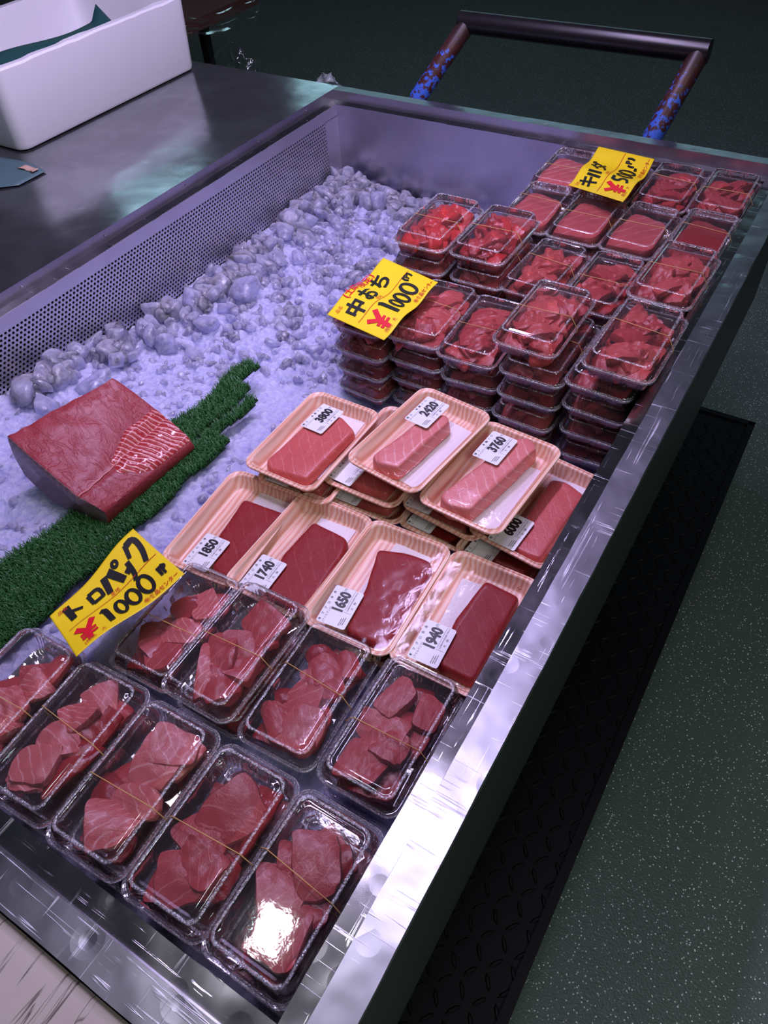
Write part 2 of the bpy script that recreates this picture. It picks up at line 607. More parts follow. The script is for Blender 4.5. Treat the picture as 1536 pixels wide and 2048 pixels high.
def strip(mb, p0, p1, wvec, nu, nv, amp=0.0, mat=0):
    """flat sheet from p0 to p1, width vector wvec, slightly uneven like hammered sheet metal"""
    p0, p1, wvec = Vector(p0), Vector(p1), Vector(wvec)
    nrm = (p1 - p0).cross(wvec).normalized()
    vs = []
    for i in range(nu + 1):
        for j in range(nv + 1):
            p = p0.lerp(p1, i / nu) + wvec * (j / nv)
            e = amp * (nz(p, 10) + .7 * nz(p, 28, 2.))
            q = p + nrm * e
            if j in (0, nv) and amp:
                q += wvec.normalized() * (.0007 * nz(p, 22, 9.))
            vs.append(q)
    mb.add(vs, [(i * (nv + 1) + j, (i + 1) * (nv + 1) + j, (i + 1) * (nv + 1) + j + 1, i * (nv + 1) + j + 1) for i in range(nu) for j in range(nv)], mat)


# wide work surface on the left with the narrow flanges round the well
m = MB()
strip(m, (-.95, -L - WF, 0), (-.95, WB, 0), (.95, 0, 0), 160, 100, .0003)
cpart(m, 'work_surface', M['steel_counter'], True)
m = MB()
strip(m, (0, 0, 0), (1 + WR, 0, 0), (0, WB, 0), 80, 3, .0004)
strip(m, (0, WB, -.03), (1 + WR, WB, -.03), (0, 0, .03), 80, 1, .0)
cpart(m, 'back_flange', M['steel_rim'], True)
m = MB()
strip(m, (1, -L - WF, 0), (1, WB, 0), (WR, 0, 0), 500, 8, .0006)
strip(m, (1 + WR, -L - WF, -.012), (1 + WR, WB, -.012), (0, 0, .012), 160, 1, .0)
cpart(m, 'right_flange', M['steel_rim'], True)
m = MB()
strip(m, (0, -L - WF, 0), (1, -L - WF, 0), (0, WF, 0), 340, 8, .0005)
strip(m, (-.95, -L - WF, -.02), (1 + WR, -L - WF, -.02), (0, 0, .02), 100, 1, .0)
cpart(m, 'front_flange', M['steel_rim'], True)
# riser between flange and ledge
m = MB()
m.loft([[(0, 0, 0), (1, 0, 0), (1, -L, 0), (0, -L, 0)], [(.0012, -.0012, -D), (1 - .0012, -.0012, -D), (1 - .0012, -L + .0012, -D), (.0012, -L + .0012, -D)]])
cpart(m, 'rim_riser', M['steel_wall'])
# the ledge
m = MB()
z = -D
strip(m, (0, 0, z), (1, 0, z), (0, -A, 0), 60, 2, .0003)
strip(m, (1 - A, 0, z), (1 - A, -L, z), (A, 0, 0), 400, 6, .0006)
strip(m, (0, -L, z), (1, -L, z), (0, A, 0), 260, 6, .0004)
strip(m, (0, 0, z), (0, -L, z), (A, 0, 0), 100, 2, .0004)
cpart(m, 'ledge', M['steel_ledge'], True)
# well walls and floor
ZB = -.285
m = MB()
strip(m, (A, -A, ZB), (1 - A, -A, ZB), (0, 0, -D - ZB), 60, 12, .0012)
cpart(m, 'back_wall_panel', M['steel_wall'], True)
m = MB()
strip(m, (1 - A, -A, ZB), (1 - A, -L + A, ZB), (0, 0, -D - ZB), 80, 8, .0006)
cpart(m, 'right_wall_panel', M['steel_wall'], True)
m = MB()
strip(m, (1 - A, -L + A, ZB), (A, -L + A, ZB), (0, 0, -D - ZB), 60, 8, .0006)
cpart(m, 'front_wall_panel', M['steel_wall'], True)
m = MB()
m.add([(A, -A, ZB), (1 - A, -A, ZB), (1 - A, -L + A, ZB), (A, -L + A, ZB)], [(0, 1, 2, 3)])
cpart(m, 'well_floor', M['steel_wall'])
# perforated left wall: a real sheet with round holes in a hexagonal pattern
m = MB()
pit = .00837
x0 = A + .0008
rowh = pit * math.sqrt(3) / 2
ytop, ybot = -.0445, -.215
rows = int((ytop - ybot) / rowh)
cols = int((L - 2 * A - .05) / pit)
hr = .00262
for r_ in range(rows):
    zc = ytop - rowh * .5 - r_ * rowh
    for c_ in range(cols):
        yc = -A - .052 - (c_ + .5 * (r_ % 2)) * pit
        if yc < -1.16:
            continue
        hx, ci, cb = [], [], []
        for k in range(12):
            a = math.pi / 6 * k
            rad = pit / math.sqrt(3) if k % 2 == 1 else pit / 2
            hx.append((x0, yc + rad * math.cos(a), zc + rad * math.sin(a)))
            ci.append((x0, yc + hr * math.cos(a), zc + hr * math.sin(a)))
            cb.append((x0 - .0016, yc + hr * math.cos(a), zc + hr * math.sin(a)))
        m.loft([hx, ci, cb])
perf = cpart(m, 'perforated_panel', M['steel_perf'], False)
m = MB()
m.box((A - .001, -L + A, -.046), (A + .0012, -A, -D))
m.box((A - .001, -A - .052 + .0005, ZB), (A + .0012, -A, -.045))
m.box((A - .001, -L + A, ZB), (A + .0012, -1.162, -.045))
cpart(m, 'panel_frame', M['steel_perf'])
m = MB()
m.box((A - .032, -L + A, ZB), (A - .03, -A, -D - .002))
cpart(m, 'duct_back', M['dark'])
# screws in the left riser and dents
for yy in (-.11, -.285, -.52, -.74, -.93):
    s = MB()
    s.loft([[(.0004, yy + .0028 * math.cos(a), -.010 + .0028 * math.sin(a)) for a in np.linspace(0, 6.283, 13)[:-1]],
            [(.0018, yy + .0022 * math.cos(a), -.010 + .0022 * math.sin(a)) for a in np.linspace(0, 6.283, 13)[:-1]]], False, True)
    cpart(s, 'screw', M['steel_ledge'], True)
# outer body below the rim
m = MB()
m.box((1.002, -L - .028, -.275), (1 + WR - .002, WB - .004, -.004))
cpart(m, 'right_side_panel', M['case_paint'])
m = MB()
m.box((-.9, WB - .020, -.275), (1.0, WB - .006, -.004))
cpart(m, 'back_side_panel', M['case_paint'])
m = MB()
m.box((-.9, -L - .028, -.275), (1.0, -L - .014, -.022))
cpart(m, 'front_side_panel', M['case_paint'])
m = MB()
m.box((-.90, -L - .01, -.32), (.985, -.01, -.29))
cpart(m, 'under_shelf', M['dark'])
for xx, yy in ((-.85, -L + .06), (.92, -L + .06), (-.85, -.08), (.92, -.08)):
    m = MB()
    m.box((xx - .02, yy - .02, -ZR), (xx + .02, yy + .02, -.29))
    cpart(m, 'leg', M['case_paint'])

# ------------------------------------------------------------------ push cart handle and tread plate
cart = thing('push_cart', 'black pipe cart handle with worn blue paint behind the case', 'cart', (.45, .13, -ZR))


def kpart(mb, name, mat, smooth=True):
    mb.v = [(x - .45, y - .13, z + ZR) for x, y, z in mb.v]
    return mb.build(name, mat, cart, smooth)


def post(xb, xt):
    # vertical below the rim, then leaning away from the case
    return [(xb - .03, .075, -.62), (xb - .012, .075, -.10), (xb, .085, -.02), (xt, .195, .102)]


for nm, xb, xt in (('handle_post', .182, .246), ('handle_post', .735, .766)):
    m = MB()
    pts = [(px - .45, py - .13, pz) for px, py, pz in post(xb, xt)]
    m.tube(pts, .0205, 16)
    o = m.build(nm, M['handle'], cart)
    o.location = (0, 0, ZR)
m = MB()
m.tube([(.230, .2, .108), (.783, .2, .108)], .0225, 18)
kpart(m, 'handle_bar', simple('black_pipe', (.010, .009, .010), .3, 0, (30, .1, .002), (30, .4)))
m = MB()
m.box((.10, .045, -.66), (.86, .30, -.62))
kpart(m, 'cart_deck', M['dark'], False)
for xx in (.16, .80):
    m = MB()
    m.loft([[(xx - .015, .2 + .07 * math.cos(a), -.73 + .07 * math.sin(a)) for a in np.linspace(0, 6.283, 25)[:-1]],
            [(xx + .015, .2 + .07 * math.cos(a), -.73 + .07 * math.sin(a)) for a in np.linspace(0, 6.283, 25)[:-1]]], True, True)
    kpart(m, 'wheel', M['rubber'])

tp = thing('tread_plate', 'black diamond tread plate step along the foot of the case', 'step', (.97, -1.0, -ZR))


def tpart(mb, name, mat, smooth=False):
    mb.v = [(x - .97, y + 1.0, z + ZR) for x, y, z in mb.v]
    return mb.build(name, mat, tp, smooth)


TZ = -.60
m = MB()
m.box((.80, -1.56, TZ - .012), (1.125, .03, TZ))
tpart(m, 'plate', M['tread'])
m = MB()
k = 0
for i in range(11):
    for j in range(57):
        cx, cy = .84 + i * .027 , -1.54 + j * .027
        a = .62 if (i + j) % 2 else -.62
        a += math.pi / 2
        ca, sa = math.cos(a), math.sin(a)
        pl = []
        for zz, w, l in ((TZ, .0032, .0125), (TZ + .0022, .0015, .009)):
            pl.append([(cx + (u * l) * ca - (v * w) * sa, cy + (u * l) * sa + (v * w) * ca, zz) for u, v in ((-1, 0), (-.5, -1), (.5, -1), (1, 0), (.5, 1), (-.5, 1))])
        m.loft(pl, False, True)
o = tpart(m, 'raised_tread', M['tread'], True)
o['kind'] = 'stuff'
m = MB()
m.box((1.113, -1.56, TZ - .05), (1.128, .035, TZ + .004))
m.box((.80, .022, TZ - .05), (1.128, .036, TZ + .004))
tpart(m, 'edge_bar', M['tread'])
for xx, yy in ((.83, -1.53), (1.10, -1.53), (.83, .0), (1.10, .0)):
    m = MB()
    m.box((xx - .012, yy - .012, -ZR), (xx + .012, yy + .012, TZ - .012))
    tpart(m, 'leg', M['tread'])

# ------------------------------------------------------------------ cutting board in front
cb = thing('cutting_board', 'knife-scored white plastic cutting board in front of the case', 'cutting board', (.45, -1.7875, -ZR))
m = MB()
zt = -.008
lo = [rrect(.62, .205, .012, 0, 48) for _ in range(4)]
ins = [(.003, zt - .03), (0, zt - .027), (0, zt - .003), (.003, zt)]
loops = []
for (i_, z_) in ins:
    loops.append([(x, y, z_ + ZR) for x, y, _ in rrect(.62 - i_, .205 - i_, .012, 0, 48)])
m.loft(loops, True, True)
m.build('board', M['board'], cb, True)
m = MB()
m.box((-.60, -.19, ZR - .07), (.60, .19, ZR - .043))
m.build('support_shelf', M['dark'], cb, False)
for sx in (-.55, .55):
    for sy in (-.16, .16):
        m = MB()
        m.box((sx - .02, sy - .02, 0), (sx + .02, sy + .02, ZR - .07))
        m.build('leg', M['dark'], cb, False)

# ------------------------------------------------------------------ polystyrene box on the work surface
fb = thing('foam_box', 'white polystyrene box on the steel work surface', 'foam box', (-.595, -.292, 0.001))
m = MB()
HW, HL, HH, TH = .195, .283, .158, .024
NB = 120


def rag(z):
    return [(x, y, z + .0022 * nz((x, y, 0), 30, 3.) + .0012 * nz((x, y, 0), 90, 1.)) for x, y, _ in rrect(HW, HL, .026, 0, NB)]


def lp(w, l, r, z, e=0):
    return [(x, y, zz + (.003 * nz((x, y, 0), 26, 3.) if e else 0)) for x, y, zz in rrect(w, l, r, z, NB)]


m.loft([lp(HW - .016, HL - .012, .02, 0), lp(HW - .010, HL - .006, .024, .003), lp(HW - .007, HL - .004, .026, .010), lp(HW, HL, .026, HH - .004, 1), lp(HW - .004, HL - .004, .024, HH, 1),
        lp(HW - TH + .003, HL - TH + .003, .02, HH, 1), lp(HW - TH, HL - TH, .02, HH - .004, 1), lp(HW - TH - .006, HL - TH - .006, .02, .03), lp(HW - TH - .012, HL - TH - .012, .016, .024)], True, True)
m.build('box_body', M['styrofoam'], fb)
m = MB()
m.tube([(-.06, HL - TH - .004, .085), (.13, HL - TH - .003, .10)], .003, 8)
m.build('moulded_rib', M['styrofoam'], fb)

# sheet of dark green plastic standing in the box
m = MB()
nu, nv = 44, 10
vs = []
for i in range(nu + 1):
    for j in range(nv + 1):
        s, t_ = i / nu, j / nv
        y = -.25 + .46 * s
        top = .116 + .006 * math.sin(s * 6) + (.022 * max(0, (s - .90) / .10))
        z = .028 + (top - .028) * t_
        x = .120 - .135 * t_ + .006 * math.sin(s * 9 + t_ * 2) - .02 * max(0, (s - .90) / .10)
        vs.append((x, y, z))
m.add(vs, [(i * (nv + 1) + j, (i + 1) * (nv + 1) + j, (i + 1) * (nv + 1) + j + 1, i * (nv + 1) + j + 1) for i in range(nu) for j in range(nv)])
gs = m.build('liner_sheet', M['teal_sheet'], None, True, None)
gs.location = (-.595, -.292, .001)
sm = gs.modifiers.new('thick', 'SOLIDIFY')
sm.thickness = .0012
tag(gs, 'dark green liner sheet sticking up inside the polystyrene box', 'sheet')

# pale green sheet with a strip of tape lying on the work surface
sh = thing('paper_sheet', 'grey-green sheet with a peach tape strip lying on the steel work surface', 'sheet', (-.40, -.66, .0015))
m = MB()
nu, nv = 26, 20
vs = []
out_ = [(-.36, .02), (-.06, .052), (.075, .056), (.112, .048), (.106, .028), (.108, -.024), (.095, -.062), (.05, -.12), (-.36, -.16)]
for i in range(nu + 1):
    for j in range(nv + 1):
        s, t_ = i / nu, j / nv
        x = -.36 + .47 * s
        yt = .03 + .026 * min(1, max(0, (s - .1) / .7)) - .012 * max(0, (s - .9) / .1)
        yb = -.16 + .135 * max(0, (s - .55) / .45) ** 1.4
        y = yb + (yt - yb) * t_
        z = .0006 + .012 * (1 - t_) ** 2 * max(0, math.sin((s - .35) * 5.5)) + .003 * (1 + math.sin(s * 9)) * .3
        vs.append((x, y, z))
m.add(vs, [(i * (nv + 1) + j, (i + 1) * (nv + 1) + j, (i + 1) * (nv + 1) + j + 1, i * (nv + 1) + j + 1) for i in range(nu) for j in range(nv)])
o = m.build('sheet', M['teal_sheet_light'], sh, True, None)
o.modifiers.new('thick', 'SOLIDIFY').thickness = .0006
m = MB()
vs = []
for i in range(9):
    for j in range(3):
        vs.append((.062 + i * .006, .038 + j * .008 - .008 * (i - 4) ** 2 / 40 + .001 * (i % 2), .0050 + .0015 * math.sin(i)))
m.add(vs, [(i * 3 + j, (i + 1) * 3 + j, (i + 1) * 3 + j + 1, i * 3 + j + 1) for i in range(8) for j in range(2)])
o = m.build('tape_strip', M['tape'], sh, True, None)
o.modifiers.new('thick', 'SOLIDIFY').thickness = .0005
o.location = (-.012, -.012, 0)

# ------------------------------------------------------------------ things behind the work surface


def crumple(name, label, loc, w, h, seed, mat, rotz=0.0):
    m = MB()
    nu, nv = 22, 16
    vs = []
    for i in range(nu + 1):
        for j in range(nv + 1):
            s, t_ = i / nu - .5, j / nv
            p = (s * w, 0, t_ * h)
            y = .03 * nz((s * 3, 0, t_ * 3), 1, seed) + .012 * abs(nz((s * 8, 0, t_ * 8), 1, seed + 2))
            zz = t_ * h * (1 - .5 * abs(s) - .35 * max(0, nz((s * 3, 0, 0), 1, seed + 5)))
            vs.append((s * w * (1 - .35 * t_), y, zz))
    m.add(vs, [(i * (nv + 1) + j, (i + 1) * (nv + 1) + j, (i + 1) * (nv + 1) + j + 1, i * (nv + 1) + j + 1) for i in range(nu) for j in range(nv)])
    o = m.build(name, mat, None, True, None)
    o.location = loc
    o.rotation_euler = (0, 0, rotz)
    o.modifiers.new('thick', 'SOLIDIFY').thickness = .0008
    tag(o, label, 'plastic bag')
    return o


crumple('plastic_bag', 'clear plastic bag poking up behind the work surface beside the polystyrene box', (-.345, .055, -.06), .16, .11, 3.1, M['film'], .2)
cl = NT('cloudy_film')
CLOUDY = cl.surf(cl.n('MixShader', i0=.35, i1=cl.n('BsdfTransparent', I_Color=(.9, .9, .9)), i2=cl.pbr(Base_Color=(.5, .56, .56), Roughness=.2)))
crumple('plastic_bag', 'cloudy plastic bag end showing behind the back corner of the well', (-.05, .05, -.045), .12, .062, 8.3, CLOUDY, -.1)
cr = thing('wooden_bench', 'low reddish brown wooden bench draped in clear film behind the polystyrene box', 'bench', (-1.90, 1.24, -ZR))
m = MB()
m.box((-.34, -.40, .452), (.33, .40, .50))
m.build('bench_top', M['crate'], cr, False)
for lx in (-.28, .0):
    for ly in (-.34, .34):
        m = MB()
        m.box((lx - .02, ly - .02, 0), (lx + .02, ly + .02, .452))
        m.build('leg', M['dark'], cr, False)
m = MB()
nu, nv = 24, 12
vs = []
for i in range(nu + 1):
    for j in range(nv + 1):
        s, t_ = i / nu, j / nv
        vs.append((.345 + .03 * abs(nz((s * 5, t_ * 5, 0), 1, 2.)), -.40 + .8 * s, .506 - .07 * t_ - .06 * nz((s * 4, 0, 0), 1, 6.)))
m.add(vs, [(i * (nv + 1) + j, (i + 1) * (nv + 1) + j, (i + 1) * (nv + 1) + j + 1, i * (nv + 1) + j + 1) for i in range(nu) for j in range(nv)])
m.build('wrapping_film', M['film'], cr, True, None)

# ------------------------------------------------------------------ crushed ice


def sstep(a, b, x):
    t = min(1, max(0, (x - a) / (b - a)))
    return t * t * (3 - 2 * t)


def ice_h(x, y):
    z = -.200
    z += .045 * sstep(-.72, -1.0, y)                       # higher towards the front
    z += .020 * sstep(.16, .03, x) * sstep(-.1, -.3, y)      # heaped along the perforated wall
    z += .030 * sstep(.14, .02, x) * sstep(-.30, -.06, y)
    z += .048 * sstep(.50, .58, x) * sstep(-.54, -.48, y)   # under the rear packs
    z -= .014 * sstep(.1, .3, x) * sstep(-.16, -.03, y)
    z -= .020 * sstep(.46, .52, x) * sstep(-.5, -.6, y) * sstep(-.8, -.72, y)
    return z


m = MB()
nu, nv = 300, 470
vs = []
for i in range(nu + 1):
    for j in range(nv + 1):
        x = .0255 + .951 * i / nu
        y = -.0245 - 1.5 * j / nv
        rough = 1 if (x < (.46 if (-.75 < y < -.37 or y < -1.33) else .53) and y < -.02) else .35
        flat = sstep(-.80, -.95, y)
        z = ice_h(x, y) + rough * ((.010 - .005 * flat) * nz((x, y, 0), 22) + .0030 * nz((x, y, 0), 130, 5.))
        if rough == 1:
            d1 = noise.voronoi(Vector((x * 34, y * 34, .3 + .2 * nz((x, y, 0), 12))))[0]
            d2 = noise.voronoi(Vector((x * 85, y * 85, .7)))[0]
            z += (.016 - .008 * flat) * (.45 - d1[0]) * min(1, (d1[1] - d1[0]) * 4) + .0075 * (.45 - d2[0])
        vs.append((x, y, z))
m.add(vs, [(i * (nv + 1) + j + 1, (i + 1) * (nv + 1) + j + 1, (i + 1) * (nv + 1) + j, i * (nv + 1) + j) for i in range(nu) for j in range(nv)])
o = m.build('crushed_ice', M['ice_bed'], None, True, None)
tag(o, 'bed of packed crushed ice filling the steel well', 'ice', None, 'stuff')


def ico(sub):
    bm = bmesh.new()
    bmesh.ops.create_icosphere(bm, subdivisions=sub, radius=1)
    vs = np.array([v.co[:] for v in bm.verts])
    fs = [tuple(v.index for v in f.verts) for f in bm.faces]
    bm.free()
    return vs, fs


def chunk(sub, seed, p=11, n=11):
    """broken ice lump: flat fracture planes meeting in melted, rounded edges"""
    vs, fs = ico(sub)
    rr = np.random.RandomState(seed)
    nn = rr.normal(size=(n, 3))
    nn /= np.linalg.norm(nn, axis=1)[:, None]
    nn = np.vstack([nn, -nn[:3]])
    d = rr.uniform(.55, 1.0, len(nn))
    k = np.clip(vs @ nn.T, 0, None) / d
    r = (np.sum(k ** p, axis=1) + .5 ** p) ** (-1.0 / p)
    vs = vs * r[:, None] * np.array([1.0, rr.uniform(.6, .9), rr.uniform(.45, .75)])
    vs = vs / np.abs(vs).max()
    vs = np.array([v * (1 + .05 * noise.noise(Vector(v * 3 + seed))) for v in vs])
    return vs, fs


big = [chunk(3, 60 + s, 14, 12) for s in range(12)]
small = [chunk(2, 20 + s, 12, 10) for s in range(14)]
m = MB()
rs = np.random.RandomState(5)


def drop(lib, x, y, r, lift):
    vs, fs = lib[rs.randint(len(lib))]
    q = Matrix.Rotation(rs.uniform(0, 6.28), 3, 'Z') @ Matrix.Rotation(rs.uniform(-1.1, 1.1), 3, 'X') @ Matrix.Rotation(rs.uniform(-.8, .8), 3, 'Y')
    p = (vs * r) @ np.array(q).T
    px = max(x, .026 - p[:, 0].min())
    py = min(y, -.0255 - p[:, 1].max())
    m.add(p + np.array([px, py, ice_h(x, y) + lift]), fs)


def clear_spot(x, y):
    if x > .555 or (x > .455 and -.75 < y < -.36) or (x > .49 and y < -.83):
        return False
    return not (.315 < x < .45 and -1.46 < y < -.77) and not (.20 < x < .42 and -1.20 < y < -.98)


for _ in range(150):                                           # larger lumps banked against the left wall
    y = rs.uniform(-1.05, -.05)
    x = .035 + abs(rs.normal(0, .05)) + .01
    if clear_spot(x, y):
        drop(big, x, y, rs.uniform(.018, .036), rs.uniform(.0, .018))
for _ in range(80):
    drop(big, rs.uniform(.05, .42), -.03 - abs(rs.normal(0, .07)), rs.uniform(.014, .030), rs.uniform(.0, .012))
for _ in range(650):
    x, y = rs.uniform(.03, .57), rs.uniform(-.80, -.05)
    if clear_spot(x, y):
        drop(small if rs.rand() < .6 else big, x, y, rs.uniform(.010, .024) * (1.0 - .35 * sstep(-.45, -.8, y)), rs.uniform(-.003, .006))
for _ in range(900):
    x, y = rs.uniform(.03, .60), rs.uniform(-1.45, -.05)
    if clear_spot(x, y):
        drop(small, x, y, rs.uniform(.005, .011), rs.uniform(-.002, .003))
o = m.build('ice_lumps', M['ice_chunk'], None, True, None)
tag(o, 'loose clear ice lumps heaped along the perforated wall', 'ice', None, 'stuff')

# ------------------------------------------------------------------ artificial turf strip
TURF_Z = -.146
tm = thing('turf_mat', 'strip of green artificial turf lying on the ice under the tuna loin', 'turf mat', (.38, -1.12, TURF_Z))


def in_turf(x, y):
    if not (-1.46 < y < -.76):
        return False
    lft = .330 + .006 * math.sin(y * 40) + .03 * sstep(-1.0, -1.14, y) * 0
    if y < -1.10:
        lft -= .012 * sstep(-1.10, -1.3, y)
    rgt = .436 + .004 * math.sin(y * 55)
    if not (lft < x < rgt):
        return False
    # torn far end: fingers of different length
    u = (x - lft) / (rgt - lft)
    end = -.785 if u < .30 else (-.838 if u < .52 else (-.99 if u < .60 else (-.86 if u < .78 else -.955)))
    if y > end:
        return False
    if .52 < u < .60 and y > -.99:
        return False
    return True


bv, bf = [], []
rt = random.Random(3)
gx = np.arange(.30, .445, .0037)
gy = np.arange(-1.46, -.76, .0037)
cells = []
for ix, x in enumerate(gx):
    for iy, y in enumerate(gy):
        if in_turf(x, y):
            cells.append((x, y))
            for b_ in range(5):
                a = rt.uniform(0, 6.283)
                ln = rt.uniform(.008, .0125)
                bend = rt.uniform(.35, 1.5)
                w = rt.uniform(.0006, .0010)
                bx, by = x + rt.uniform(-.0018, .0018), y + rt.uniform(-.0018, .0018)
                dx, dy = math.cos(a), math.sin(a)
                n0 = len(bv)
                px, pz, th = 0.0, 0.0, .15
                for s in range(5):
                    ww = w * (1 - .17 * s)
                    bv.append((bx + dx * px - dy * ww - .38, by + dy * px + dx * ww + 1.12, pz + .002))
                    bv.append((bx + dx * px + dy * ww - .38, by + dy * px - dx * ww + 1.12, pz + .002))
                    px += math.sin(th) * ln / 4
                    pz += math.cos(th) * ln / 4
                    th += bend / 3
                for s in range(4):
                    bf.append((n0 + 2 * s, n0 + 2 * s + 1, n0 + 2 * s + 3, n0 + 2 * s + 2))
m = MB()
m.v, m.f, m.mi = bv, bf, [0] * len(bf)
o = m.build('turf_blades', M['blade'], tm, True, None)
o['kind'] = 'stuff'
m = MB()
h = .0037 / 2 + .0004
for x, y in cells:
    m.add([(x - h - .38, y - h + 1.12, .0015), (x + h - .38, y - h + 1.12, .0015), (x + h - .38, y + h + 1.12, .0015), (x - h - .38, y + h + 1.12, .0015)], [(0, 1, 2, 3)])
o = m.build('turf_backing', M['turf_base'], tm, False)
o.modifiers.new('thick', 'SOLIDIFY').thickness = .0015

# ------------------------------------------------------------------ tuna loin
LO = Vector((.32, -1.09, -.143))
front = [(.231, -1.172, -.050), (.281, -1.178, -.064), (.367, -1.186, -.090), (.399, -1.178, -.113), (.395, -1.179, -.140), (.345, -1.186, -.142), (.285, -1.186, -.139), (.236, -1.180, -.118), (.222, -1.174, -.085)]
back = [(.268, -1.004, -.052), (.300, -.999, -.072), (.348, -.994, -.108), (.402, -1.004, -.122), (.405, -1.004, -.136), (.36, -1.0, -.142), (.31, -1.0, -.140), (.262, -1.004, -.118), (.255, -1.006, -.085)]


def resample(keys, n, k=.35):
    """closed loop through the keys with softened corners"""
    K = [Vector(p) for p in keys]
    N = len(K)
    out = []
    for i in range(N):
        a, b, c, d = K[i - 1], K[i], K[(i + 1) % N], K[(i + 2) % N]
        for s in range(n):
            t_ = s / n
            cat = .5 * ((2 * b) + (c - a) * t_ + (2 * a - 5 * b + 4 * c - d) * t_ ** 2 + (3 * b - a - 3 * c + d) * t_ ** 3)
            out.append(b.lerp(c, t_) * (1 - k) + cat * k)
    return out


NS = 9
fr, bk = resample(front, NS), resample(back, NS)
NT_ = 34
loops = []
for i in range(NT_ + 1):
    t_ = i / NT_
    l = []
    for j, (a, b) in enumerate(zip(fr, bk)):
        p = a.lerp(b, t_)
        top = j < 3 * NS
        if top:
            e = .0020 * nz((p.x, p.y * 2.2, 0), 38, 2.) + .0012 * nz((p.x, p.y, 0), 90, 7.)
            e += .004 * math.sin(math.pi * t_) * math.sin(math.pi * min(1, j / (2 * NS)))
            p = p + Vector((0, 0, e))
            if abs(j - 2 * NS) <= 1:
                p.z -= .0035 if j == 2 * NS else .0012      # seam between back and belly
        p = p - LO
        l.append(p)
    loops.append(l)
# round the top edge of the ends a little
ctr0 = sum(loops[0], Vector()) / len(loops[0])
ctr1 = sum(loops[-1], Vector()) / len(loops[-1])
loops = [[p.lerp(ctr0, .035) + Vector((0, -.0015, 0)) for p in loops[0]]] + loops + [[p.lerp(ctr1, .06) + Vector((0, .002, 0)) for p in loops[-1]]]
loin = thing('tuna_loin', 'large block of raw tuna loin resting on the green turf strip', 'tuna loin', LO)
m = MB()
m.loft(loops, True, True)
nl = len(loops[0])
for fi in range(len(m.f)):
    if len(m.f[fi]) > 4:
        m.mi[fi] = 1
    else:
        j = fi % nl
        i = fi // nl
        if i == 0:
            m.mi[fi] = 1
        elif 4 * NS <= j < 7 * NS:
            m.mi[fi] = 2
        elif i == len(loops) - 2:
            m.mi[fi] = 0
o = m.build('loin_flesh', [M['loin'], M['cut'], M['skin']], loin, True, 55)
m = MB()
m.tube([loops[i][2 * NS] + Vector((.0006 * math.sin(i * 1.7), 0, .0012 + .0005 * math.sin(i * .9))) for i in range(1, 20)], .0016, 7)
o = m.build('seam_tissue', M['seam'], loin, True, None)
o['label'] = 'pale line of tissue'
# belly membrane with white fibres over the far corner
m = MB()
NU_, NS_ = 40, 44
vs = []
for a in range(NU_ + 1):
    u = a / NU_
    jf = NS * (1.62 + 1.36 * u)
    j0 = int(jf)
    fj = jf - j0
    start = .34 + .34 * abs(u - .42) ** 1.2 + .10 * max(0, u - .7) + (.9 * (.22 - u) if u < .22 else 0) + .012 * math.sin(u * 21)
    for b_ in range(NS_ + 1):
        t_ = start + (1 - start) * b_ / NS_
        tf = 1 + t_ * NT_
        i0 = min(int(tf), len(loops) - 3)
        fi_ = tf - i0
        p = (loops[i0][j0] * (1 - fj) + loops[i0][j0 + 1] * fj) * (1 - fi_) + (loops[i0 + 1][j0] * (1 - fj) + loops[i0 + 1][j0 + 1] * fj) * fi_
        edge = min(1, b_ / 8, (NU_ - a) / 4 + .2, a / 4 + .1)
        vs.append(p + Vector((0, .0004 * (b_ == NS_), .0004 + .0036 * edge)))
m.add(vs, [(a * (NS_ + 1) + b_, (a + 1) * (NS_ + 1) + b_, (a + 1) * (NS_ + 1) + b_ + 1, a * (NS_ + 1) + b_ + 1) for a in range(NU_) for b_ in range(NS_)])
o = m.build('belly_membrane', M['belly'], loin, True, None)
o['label'] = 'white-fibred belly membrane'

# ------------------------------------------------------------------ text


def text_geo(body, size, bold=0.0, shear=0.0, align='CENTER'):
    cu = bpy.data.curves.new('t', 'FONT')
    cu.body = body
    cu.size = size
    cu.offset = bold
    cu.shear = shear
    cu.align_x = align
    cu.align_y = 'CENTER'
    cu.resolution_u = 3
    ob = bpy.data.objects.new('t', cu)
    COL.objects.link(ob)
    dg = bpy.context.evaluated_depsgraph_get()
    me = bpy.data.meshes.new_from_object(ob.evaluated_get(dg))
    vs = [tuple(v.co) for v in me.vertices]
    fs = [tuple(p.vertices) for p in me.polygons]
    bpy.data.objects.remove(ob)
    bpy.data.curves.remove(cu)
    bpy.data.meshes.remove(me)
    return vs, fs


TC = {}


def put_text(mb, body, size, at, rot=0.0, bold=0.0, shear=0.0, align='CENTER', z=0.0, sx=1.0):
    key = (body, size, bold, shear, align)
    if key not in TC:
        TC[key] = text_geo(*key)
    vs, fs = TC[key]
    ca, sa = math.cos(rot), math.sin(rot)
    mb.add([(at[0] + x * sx * ca - y * sa, at[1] + x * sx * sa + y * ca, z) for x, y, _ in vs], fs)


def bar(mb, a, b, w, z=0.0, n=1):
    ax, ay = a
    bx, by = b
    L_ = math.hypot(bx - ax, by - ay)
    nx, ny = -(by - ay) / L_ * w / 2, (bx - ax) / L_ * w / 2
    vs = []
    for i in range(n + 1):
        x, y = ax + (bx - ax) * i / n, ay + (by - ay) * i / n
        vs += [(x + nx, y + ny, z), (x - nx, y - ny, z)]
    mb.add(vs, [(2 * i, 2 * i + 1, 2 * i + 3, 2 * i + 2) for i in range(n)])


LW, LH = .055, .0375


